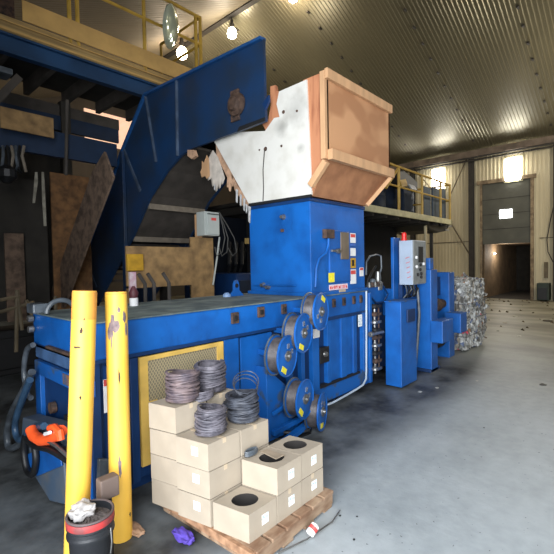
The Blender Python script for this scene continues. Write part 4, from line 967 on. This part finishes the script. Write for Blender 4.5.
def make_box(hole, side):
    t = thing('wire_box', 'x', 'box', (0, 0, 0), 0, 'cardboard boxes of wire on the pallet')
    b = MB()
    w, d, h = BW/2-.003, BDp/2-.003, BH-.004
    n = 28; r = .075
    # carton with slightly bulged sides, built as shell; hole in the lid when open
    def carton():
        b.add([(-w, -d, 0), (w, -d, 0), (w, d, 0), (-w, d, 0), (-w, -d, h), (w, -d, h), (w, d, h), (-w, d, h)],
              [(3, 2, 1, 0), (0, 1, 5, 4), (1, 2, 6, 5), (2, 3, 7, 6), (3, 0, 4, 7)]+([] if hole else [(4, 5, 6, 7)]))
    carton()
    if hole:
        out = []
        for k in range(n):
            a = 2*math.pi*k/n; c_, s_ = math.cos(a), math.sin(a); m_ = max(abs(c_)/w, abs(s_)/d); out.append((c_/m_, s_/m_, h))
        inn = [(r*math.cos(2*math.pi*k/n), r*math.sin(2*math.pi*k/n)*.98, h) for k in range(n)]
        dep = [(x, y, .01) for x, y, z in inn]
        b.add(out+inn, [(k, (k+1) % n, n+(k+1) % n, n+k) for k in range(n)])
        cs = [(-w, -d, h), (w, -d, h), (w, d, h), (-w, d, h)]
        for cx_, cy_ in ((-w, -d), (w, -d), (w, d), (-w, d)):
            near_ = sorted(range(n), key=lambda k: (out[k][0]-cx_)**2+(out[k][1]-cy_)**2)[:2]
            b.add([(cx_, cy_, h), out[near_[0]], out[near_[1]]], [(0, 1, 2)])
    o = b.build('carton', CARD, t)
    if hole:
        MB().add(inn+dep, [(k, (k+1) % n, n+(k+1) % n, n+k) for k in range(n)]+[tuple(range(n, 2*n))], None, True).build('core_hole', mat('dark_core', (42, 38, 36), .9, var=.2), t)
    if side == 'x': MB().box((-w-.0015, -.05, .075), (-w, .0, .13)).build('label', LABEL, t)
    if side == 'y': MB().box((-.012, -d-.0015, .055), (.042, -d, .115)).build('label', LABEL, t)
    # seam tape and flap line
    MB().box((-.012, -d-.001, h-.03), (.012, -d, h)).box((-.012, -d, h), (.012, d, h+.001)).build('tape_seam', mat('seam_tape', (186, 168, 142), .6, var=.05), t) if not hole else None
    for ch in t.children:
        for v in ch.data.vertices: v.co.x += SHEAR*v.co.y
    return t
PROTO = {}
ROWW = (.238, .262, .25)
def place(i, j, tier, hole, label, side=None, dx=0, dy=0, rz=0):
    key = (hole, side)
    if key not in PROTO: PROTO[key] = o = make_box(hole, side)
    else: o = copy_tree(PROTO[key])
    wj = ROWW[j]; fy = (1.67, 1.95, 2.222)[j]; x = (1.555, 1.497, 1.455)[j]+wj/2+i*(wj+.002)+SHEAR*BDp/2; y = fy+BDp/2*(1, 1, .89)[j]
    xj = random.uniform(-.004, .004); yj = random.uniform(-.003, .003)
    o.matrix_basis = Matrix.Translation((x+xj+dx, y+yj+dy, Z0+tier*(BH+.001))) @ Matrix.Rotation(R(random.uniform(-.7, .7)+rz), 4, 'Z') @ Matrix.Diagonal((wj/BW, (1, 1, .89)[j], 1, 1))
    o['label'] = label; return o
# front row
bA = place(0, 0, 0, True, 'front corner cardboard box with a round hole, alone on its tier', 'y')
place(1, 0, 0, False, 'bottom cardboard box in the front row, middle of three', 'y')
place(1, 0, 1, True, 'upper front row box with a torn flap crossing its round hole', 'y')
place(2, 0, 0, False, 'bottom cardboard box in the front row, rightmost, with split corner', 'y')
place(2, 0, 1, True, 'upper front row box at the right end with a clear round hole', 'y')
# second row
nm = ['bottom', 'second tier', 'top']
for k in range(3): place(0, 1, k, False, ['bottom box of the three-high left middle stack, corner crushed', 'middle box of the three-high left middle stack', 'top box of the three-high left middle stack, coil standing on it'][k], 'x')
for k in range(3): place(1, 1, k, False, ['bottom box of the stack behind the box with the torn flap', 'middle box of the stack behind the box with the torn flap', 'top box behind the torn-flap box, dark loose coil on it'][k])
place(2, 1, 0, False, 'bottom box hidden behind the right end front boxes')
# third row
for k in range(4): place(0, 2, k, False, ['bottom box of the four-high stack at the left corner', 'second box up of the four-high left corner stack', 'third box up of the four-high left corner stack', 'top box of the four-high left corner stack, big coil on it'][k])
for k in range(4): place(1, 2, k, False, ['bottom box of the rear stack beside the left corner stack', 'second box up of the rear stack', 'third box up of the rear stack', 'top box of the rear stack, coil standing on it'][k], dy=.01)
# torn flap on i1j0
fl = MB().prism([(0, 0, 0), (.05, -.01, 0), (.03, -.17, .012), (-.045, -.16, .012)], (0, 0, .004)).build('torn_flap', CARD_IN)
fl['label'] = 'strip of torn cardboard lying across the round hole of a front box'; fl['category'] = 'cardboard strip'
fl.location = (1.885, 1.895, Z0+2*BH+.004); fl.rotation_euler = (0, 0, R(5))

def coil(name, c, r, h, turns, label, m, wr=.0055, tilt=(0, 0), seed=1, loops=0, drift=.01):
    t = thing(name, label, 'wire coil', c, 0, 'coils of baling wire on the boxes')
    rnd = random.Random(seed); pts = []; N = turns*20
    x, y, z = c
    dr_ = 0; cxx, cyy = 0, 0; rad = r
    for i in range(N+1):
        if i % 20 == 0: cxx += rnd.uniform(-drift, drift)*.5; cyy += rnd.uniform(-drift, drift)*.5; rad = r+rnd.uniform(-.008, .008)
        cxx *= .99; cyy *= .99
        a = 2*math.pi*i/20; f = i/N
        wob = .006*math.sin(a*1+seed+f*9)+.004*math.sin(a*2+f*17)
        pts.append((x+cxx+rad*math.cos(a)+tilt[0]*f*h, y+cyy+rad*math.sin(a)+tilt[1]*f*h, z+.006+f*h+wob*1.6*min(1, f*5)))
    b = MB().tube(pts, wr, 6)
    # second layer of turns just inside
    pts2 = [(x+(p[0]-x)*.93, y+(p[1]-y)*.93, p[2]+.004) for p in pts]
    b.tube(pts2, wr, 5)
    b.lathe((x, y, z+.006), (x+tilt[0]*h, y+tilt[1]*h, z+h-.004), [(0, r*.9), (1, r*.9)], 24, None, False)
    b.lathe((x, y, z+.006), (x+tilt[0]*h, y+tilt[1]*h, z+h-.004), [(0, r*.84), (1, r*.84)], 24, None, False)
    b.build('wire_turns', m, t)
    for k in range(5):
        zc = z+h*(.12+.19*k)+rnd.uniform(-.01, .01); ph = rnd.uniform(0, 6)
        MB().tube([(x+tilt[0]*(zc-z)+(r+.004)*math.cos(2*math.pi*i/26), y+tilt[1]*(zc-z)+(r+.004)*math.sin(2*math.pi*i/26), zc+.014*math.sin(2*math.pi*i/26+ph)) for i in range(26)], wr*1.5, 6, None, True).build('loose_turn', m, t)
    for k in range(loops):
        P = []
        for i in range(18):
            a = 2*math.pi*i/17; P.append((x+.05+.10*math.cos(a+k), y+.02+.05*math.sin(a+k)*(1+k*.3), z+h+.03+.055*math.sin(a*1+k*1.3)+.02*k))
        MB().tube(P, .0035, 5).build('sprung_loop', m, t)
    return t
T3 = Z0+3*(BH+.001); T4 = Z0+4*(BH+.001)
q = atZ(183.5, 405-6, T4); coil('wire_coil', (1.575, 2.315, T4), .103, .185, 15, 'large tan grey wire coil on the tallest left corner stack', WIRE_R, .0058, (.02, 0), 2)
coil('wire_coil', (1.83, 2.35, T4), .107, .185, 15, 'grey wire coil at the back against the yellow guard', WIRE, .0058, (.06, .02), 5)
coil('wire_coil', (1.615, 2.075, T3), .09, .165, 14, 'neat upright grey wire coil on the three-high left middle stack', WIRE, .0055, (.0, 0), 9)
coil('wire_coil', (1.905, 2.08, T3), .1, .175, 16, 'dark loose wire coil with sprung loops on the box behind the torn flap', mat('dark_wire', (80, 84, 94), .55, .15, col2=(48, 50, 58), scale=14), .0055, (.0, 0), 12, 3, .02)
coil('wire_coil', (1.70, 2.27, T4), .07, .03, 3, 'flat loose ring of wire lying beside the large tan coil', WIRE, .0055, (0, 0), 15)
# spool end and scraps behind
t = tag(MB().lathe((1.93, 2.20, T3+.02), (2.02, 2.17, T3+.05), [(0, .03), (.3, .035), (.5, .022), (.8, .022), (.85, .035), (1, .03)], 14).build('plastic_bobbin', LABELW), 'small cream bobbin lying beside the dark loose coil', 'bobbin')
t = thing('wire_scrap', 'small grey wire clump between the stacks behind the torn flap', 'wire scrap', (1.86, 1.92, Z0+2*BH+.01))
for k in range(4): MB().tube([(1.815+.05*math.cos(2*math.pi*i/14), 1.915+.02*math.sin(2*math.pi*i/14), Z0+2*BH+.012+k*.008) for i in range(14)], .006, 5, None, True).build('turn', HOSE, t)
# black hose coil lying behind the pallet by the reel stand
t = thing('black_mat', 'black rubber sheet lying on the floor between pallet and reels', 'rubber sheet', (2.6, 2.2, 0))
bb = MB().prism([atZ(*p, .02) for p in ((268, 429), (285, 430), (312, 427), (311, 432), (296, 438), (266, 439))], (0, 0, -.02)).build('sheet', BLACK, t, .004)
MB().tube([atZ(*p, .05) for p in ((266, 431), (280, 432), (296, 433), (309, 430))], .022, 8).build('rolled_edge', BLACK, t)

# litter at the pallet
def clump(name, c, dims, m, label, cat, seed):
    o = crumple(name, c, dims, m, min(dims)*.22, 6, seed); return tag(o, label, cat)
clump('purple_rag', (1.42, 2.12, .035), (.07, .16, .055), PURP, 'purple rag on the floor against the left edge of the pallet', 'rag', 3)
t = thing('drink_can', 'red and white crushed can stuck in the pallet front', 'can', (1.97, 1.54, .03))
MB().lathe((1.94, 1.545, .03), (2.0, 1.535, .07), [(0, .02), (.1, .028), (.9, .028), (1, .02)], 14).build('body', LABELW, t)
MB().lathe((1.965, 1.541, .047), (1.985, 1.537, .06), [(0, .0285), (1, .0285)], 14).build('red_band', LABELR, t)
tag(MB().tube([(1.72, 1.60, .01), (1.9, 1.53, .03), (2.15, 1.52, .02), (2.3, 1.56, .01)], .005, 6).build('steel_rod', STEEL), 'thin metal rod lying on the floor along the pallet front', 'rod')

# ---------------------------------------------------------------- bollards
def bollard(top, base, r, label, parts):
    t = thing('bollard', label, 'bollard', base, 0, None)
    a, c = Vector(base), Vector(top)
    MB().lathe(a, a+(c-a)*1.0, [(0, r), (.4, r*1.0), (.985, r), (1, r*.97)], 36).build('post', YEL, t)
    return t, a, c
def depth(base): return (Vector(base)-EYEP).dot(fwd)
def at_depth(px, py, d): v = ray(px, py); return EYEP+v*(d/F)
d1 = 2.42; g1 = at_depth(76.5, 560, d1)
d1 = 2.36
base1 = atZ(76.5, (lambda: 277)(), 0) if False else None
def ground_at_depth(px, d):
    lo, hi = 300, 900
    for _ in range(60):
        m_ = (lo+hi)/2
        if at_depth(px, m_, d).z > 0: lo = m_
        else: hi = m_
    return at_depth(px, lo, d)
b1 = ground_at_depth(76, d1); t1 = at_depth(84.8, 291, d1); b1.z = 0
o1, a, c = bollard(t1, b1, .066, 'left yellow bollard with a plain top, behind the bucket', 0)
ax = (c-a).normalized()
MB().lathe(c-ax*.012, c+ax*.002, [(0, .0665), (1, .063)], 36).build('cap_rim', YEL_O, o1)
MB().lathe(c-ax*.16, c-ax*.012, [(0, .0663), (1, .0664)], 36, None, False).build('orange_band', YEL_O, o1)
b2 = atZ(121.5, 537, 0); d2 = depth(b2); t2 = at_depth(116, 292, d2)
o2, a, c = bollard(t2, b2, .066, 'right yellow bollard with scraped paint near the top', 0)
ax = (c-a).normalized(); rnd = random.Random(4)
def patch(par, a, c, u, v, du, dv, m, nm='scrape'):
    """curved paint patch on a bollard: u = angle from camera side, v = height fraction"""
    ax = (c-a).normalized(); tc_ = (EYEP-(a+c)/2); tc_.z = 0; tc_.normalize(); sd = ax.cross(tc_).normalized(); f0 = sd.cross(ax).normalized()
    n = 14; rim = []
    L_ = (c-a).length; cen = []
    for k in range(n):
        th = 2*math.pi*k/n; j = 1+rnd.uniform(-.3, .3); uu_ = u+du*math.cos(th)*j; vv = v+dv*math.sin(th)*j
        rim.append(a+ax*(L_*vv)+(f0*math.cos(uu_)+sd*math.sin(uu_))*.0675)
    cc_ = a+ax*(L_*v)+(f0*math.cos(u)+sd*math.sin(u))*.0685
    MB().add(rim+[cc_], [(k, (k+1) % n, n) for k in range(n)]).build(nm, m, par)
for u, v, du, dv in ((-.1, .865, .45, .028), (-.6, .845, .3, .03), (.75, .90, .2, .02), (.2, .93, .15, .012), (-.35, .885, .2, .03), (.95, .85, .15, .03), (-.5, .80, .08, .03), (.1, .66, .09, .03)):
    patch(o2, a, c, u, v, du, dv, SCUFF if v > .7 else RUSTY)
patch(o2, a, c, .0, .30, .13, .045, SCUFF); patch(o2, a, c, .9, .10, .1, .01, RUSTY)
MB().lathe(c-ax*.012, c+ax*.002, [(0, .0668), (1, .060)], 30).build('cap_rim', YEL_O, o2)
a1, c1_ = b1, t1
for u, v, du, dv in ((-.2, .86, .1, .01), (-.5, .80, .3, .004), (-.1, .62, .07, .008), (.0, .90, .05, .004)): patch(o1, a1, c1_, u, v, du, dv, RUSTY, 'paint_chip')
# small steel foot + cardboard scrap at right bollard
tag(clump('brown_scrap', (b2.x+.08, b2.y-.02, .02), (.07, .16, .03), TORN, 'x', 'scrap', 8), 'crumpled brown scrap on the floor at the foot of the scraped bollard', 'scrap')
# bucket
bk = thing('bucket', 'black bucket with a red rim full of rubbish before the left bollard', 'bucket', (0, 0, 0))
bc_ = at_depth(90.3, 512, 2.17); bx, by, bz = bc_.x, bc_.y, bc_.z
H0 = bz
MB().lathe((bx, by, 0), (bx, by, H0), [(0, .097), (.72, .108), (.75, .118), (.78, .118), (.80, .111), (.85, .111), (.87, .118), (.90, .118), (.92, .103), (1, .114), (1, .106), (.9, .103), (.895, .002)], 40, None, True).build('pail', BUCK, bk)
MB().tube([(bx+.113*math.cos(2*math.pi*k/40), by+.113*math.sin(2*math.pi*k/40), H0) for k in range(40)], .0065, 8, None, True).build('lip', mat('dusty_lip', (96, 84, 84), .7, var=.2), bk)
MB().lathe((bx, by, H0-.045), (bx, by, H0-.008), [(0, .117), (.1, .119), (.9, .119), (1, .116)], 40, None, False).build('red_band', BUCKR, bk)
bm = bmesh.new(); bmesh.ops.create_circle(bm, cap_ends=True, cap_tris=True, radius=.103, segments=30)
bmesh.ops.subdivide_edges(bm, edges=bm.edges[:], cuts=4, use_grid_fill=True)
for v in bm.verts:
    rr3 = v.co.length/.103; v.co.z = (1-rr3)*random.uniform(0, .03)
    v.co += Vector((bx, by, H0-.035))
me = bpy.data.meshes.new('rubbish'); bm.to_mesh(me); bm.free(); me.materials.append(SOIL)
o = bpy.data.objects.new('rubbish', me); COL.objects.link(o); tag(o, 'layer of grey rubbish filling the bucket before the left bollard', 'rubbish', None, 'stuff')
ro = crumple('crumpled_rag', (bx-.03, by+.035, H0+.005), (.12, .12, .075), RAG, .02, 5, 11)
tag(ro, 'pale crumpled rag lying on top of the bucket', 'rag')
MB().tube([(bx+.118*math.cos(R(-60)), by+.118*math.sin(R(-60)), H0-.07), (bx+.126*math.cos(R(-62)), by+.126*math.sin(R(-62)), H0-.14), (bx+.12*math.cos(R(-64)), by+.12*math.sin(R(-64)), H0-.2)], .004, 6).build('handle_wire', STEEL, bk)
# grey block leaning between bollards
t = thing('steel_wedge', 'small brown steel block on a stand between the two bollards', 'block', (1.2, 2.62, 0))
w0 = at_depth(107.5, 494, 2.38)
MB().box((w0.x-.05, w0.y-.03, w0.z-.02), (w0.x+.06, w0.y+.04, w0.z+.10)).build('block', mat('brown_block', (112, 96, 88), .7, var=.1), t, .008)
MB().bar((w0.x, w0.y, 0), (w0.x, w0.y, w0.z), .035, .035).build('stand', DARK, t)
tag(MB().prism([(1.12, 2.66, .0), (1.26, 2.62, .0), (1.25, 2.63, .42), (1.15, 2.66, .45)], (0, .03, 0)).build('grey_plate', HOSE, None, .01), 'grey metal plate standing between the bollards at the machine foot', 'plate')

# ---------------------------------------------------------------- left end: foot wedge, hoses, orange sleeve
wg = thing('end_foot', 'grey and blue sloping guard at the foot of the baler end', 'guard', (1.05, 3.3, 0))
MB().prism([(1.14, 3.85, .18), (1.14, 3.75, .50), (1.14, 2.95, .62), (1.14, 2.86, .12), (1.14, 3.2, .02)], (-.12, 0, 0)).build('plate', mat('dusty_blue_guard', (62, 80, 100), .6, col2=(84, 88, 92), scale=5), wg, .01)
MB().prism([(1.015, 3.62, .18), (1.015, 3.60, .25), (1.015, 2.95, .52), (1.015, 2.90, .38), (1.015, 3.4, .14)], (-.01, 0, 0)).build('blue_stripe', BLUE, wg, .003)
hs = thing('hydraulic_hoses', 'bundle of grey and black hydraulic hoses looping from the baler end', 'hoses', (1.0, 3.9, 0))
def hose(pix, X, r, m, nm='hose'):
    P = [atX(x, y, X) for x, y in pix]
    # catmull-rom smoothing
    Q = []
    for i in range(len(P)-1):
        p0, p1, p2, p3 = P[max(i-1, 0)], P[i], P[i+1], P[min(i+2, len(P)-1)]
        for k in range(6):
            t_ = k/6; Q.append(.5*((2*p1)+(p2-p0)*t_+(2*p0-5*p1+4*p2-p3)*t_*t_+(3*p1-p0-3*p2+p3)*t_**3))
    Q.append(P[-1]); MB().tube(Q, r, 10).build(nm, m, hs)
hose(((33, 345), (27, 350), (24, 370), (27, 392), (31, 398)), 1.10, .022, HOSE)
hose(((32, 372), (24, 390), (12, 412), (7, 432), (9, 447), (18, 445), (27, 432)), 1.08, .03, HOSE)
hose(((30, 380), (22, 400), (15, 425), (20, 440), (34, 428), (44, 426)), 1.0, .026, mat('blue_hose', (52, 78, 104), .35, var=.2))
hose(((25, 436), (24, 452), (27, 470), (33, 474), (36, 460), (35, 444), (40, 440), (55, 447), (70, 452)), .98, .024, BLACK)
hose(((26, 438), (34, 446), (50, 450), (72, 463)), .95, .02, BLACK)
hose(((42, 438), (55, 445), (70, 458)), .93, .012, STEEL)
sv = thing('orange_sleeve', 'bright orange curved sleeve lying on the black hoses', 'sleeve', (.95, 3.4, .45))
P = [atX(x, y, .95) for x, y in ((31, 429), (34, 436), (41, 440), (49, 439), (57, 435), (61, 431))]
MB().tube(P, .038, 14).build('tube', ORANGE, sv)
MB().tube([atX(x, y, .93) for x, y in ((50, 428), (55, 427), (60, 432), (61, 440))], .022, 8).build('strap', ORANGE, sv)
MB().tube([atX(x, y, .90) for x, y in ((45, 434), (50, 432.5))], .012, 6).build('white_tag', LABELW, sv)

# ---------------------------------------------------------------- floor litter
lit = [((519, 336), .10, (220, 215, 200), 'white paper scrap lying on the floor below the dock door'),
       ((505, 323), .12, (170, 160, 140), 'tan paper scrap near the tracked dirt'), ((515, 316.5), .16, (196, 190, 172), 'pale scrap on the dirt nearest the dock door'),
       ((498, 331), .07, (60, 56, 50), 'dark lump of dirt left of the white paper scrap'), ((548, 321), .3, (72, 62, 44), 'dark brown clump of dirt at the right edge'),
       ((437, 388), .05, (190, 190, 186), 'small pale scrap on the stained floor before the tie frame'), ((477, 381), .035, (190, 186, 176), 'tiny pale fleck right of the tie frame'),
       ((420, 392), .06, (176, 180, 184), 'greyish scrap just below the tall blue box'), ((354, 540), .016, (40, 42, 44), 'tiny black pebble in the foreground, lowest of them'),
       ((340, 516), .016, (40, 42, 44), 'tiny black pebble right of the pallet'), ((357, 517), .014, (40, 42, 44), 'tiny black pebble a step right of the pallet pebble'),
       ((543, 385), .1, (92, 90, 84), 'flat grey stain-coloured scrap at the right edge'), ((484, 428), .02, (84, 88, 90), 'small dark fleck in the open floor')]
for i, (p, s, c, l) in enumerate(lit):
    q = atZ(*p, 0); m = mat('litter_%d' % i, c, .8, var=.15)
    o = crumple('floor_scrap', (0, 0, 0), (s, s*.8, s*.25), m, s*.1, 3, i+20)
    for v in o.data.vertices: v.co.z = max(v.co.z, 0)+.001
    o.location = (q.x, q.y, 0); tag(o, l, 'scrap', 'scraps on the floor')
b = MB(); rnd = random.Random(9)
for i in range(260):
    x = rnd.uniform(11, 19.6); y = rnd.uniform(-3, 8); s = rnd.uniform(.02, .08)
    if rnd.random() < .45: x = rnd.gauss(18.9, .5); x = min(x, 19.6)
    b.add([(x-s, y-s*.6, .002), (x+s, y-s*.5, .002), (x+s*.7, y+s*.8, .002), (x, y, s*.7)], [(0, 1, 3), (1, 2, 3), (2, 0, 3)])
tag(b.build('loose_debris', mat('debris', (122, 108, 84), .9, col2=(74, 64, 48), scale=2)), 'scatter of brown crumbs and chips over the far floor', 'debris', None, 'stuff')

# ---------------------------------------------------------------- light
w = bpy.data.worlds.new('world'); SC.world = w; w.use_nodes = True
w.node_tree.nodes['Background'].inputs[0].default_value = (.80, .88, 1, 1); w.node_tree.nodes['Background'].inputs[1].default_value = 1.0
def area(name, loc, direction, sx, sy, e, col):
    l = bpy.data.lights.new(name, 'AREA'); l.shape = 'RECTANGLE'; l.size = sx; l.size_y = sy; l.energy = e; l.color = col
    o = bpy.data.objects.new(name, l); COL.objects.link(o); o.location = loc
    o.rotation_euler = Vector(direction).to_track_quat('-Z', 'Z').to_euler(); return o
# daylight through the open doorway behind the camera
dl_ = area('doorway_daylight', (NX-.05, -.75, 2.15), (1, .22, -.12), 5.2, 4.3, 500, (.93, .965, 1.0)); dl_.data.spread = R(140)
# daylight from the two far wall openings
area('window_daylight', (FX-.25, 4.5, 5.4), (-1, 0, -.2), .9, 1.0, 70, (1, .97, .9))
area('window_daylight', (FX-.25, 7.5, 5.6), (-1, 0, -.2), .8, 1.0, 70, (1, .97, .9))
l = bpy.data.lights.new('corridor_light', 'POINT'); l.energy = 42; l.color = (1, .92, .8); l.shadow_soft_size = .1
o = bpy.data.objects.new('corridor_light', l); COL.objects.link(o); o.location = (FX+1.6, DY1-.5, 2.0)
l = bpy.data.lights.new('gable_light', 'POINT'); l.energy = 60; l.color = (1, .8, .65); l.shadow_soft_size = .3
o = bpy.data.objects.new('gable_light', l); COL.objects.link(o); o.location = (8, 16, 6)

vs = SC.view_settings
vs.view_transform = 'Standard'; vs.look = 'None'; vs.gamma = 1; vs.use_curve_mapping = False; vs.exposure = 0.25
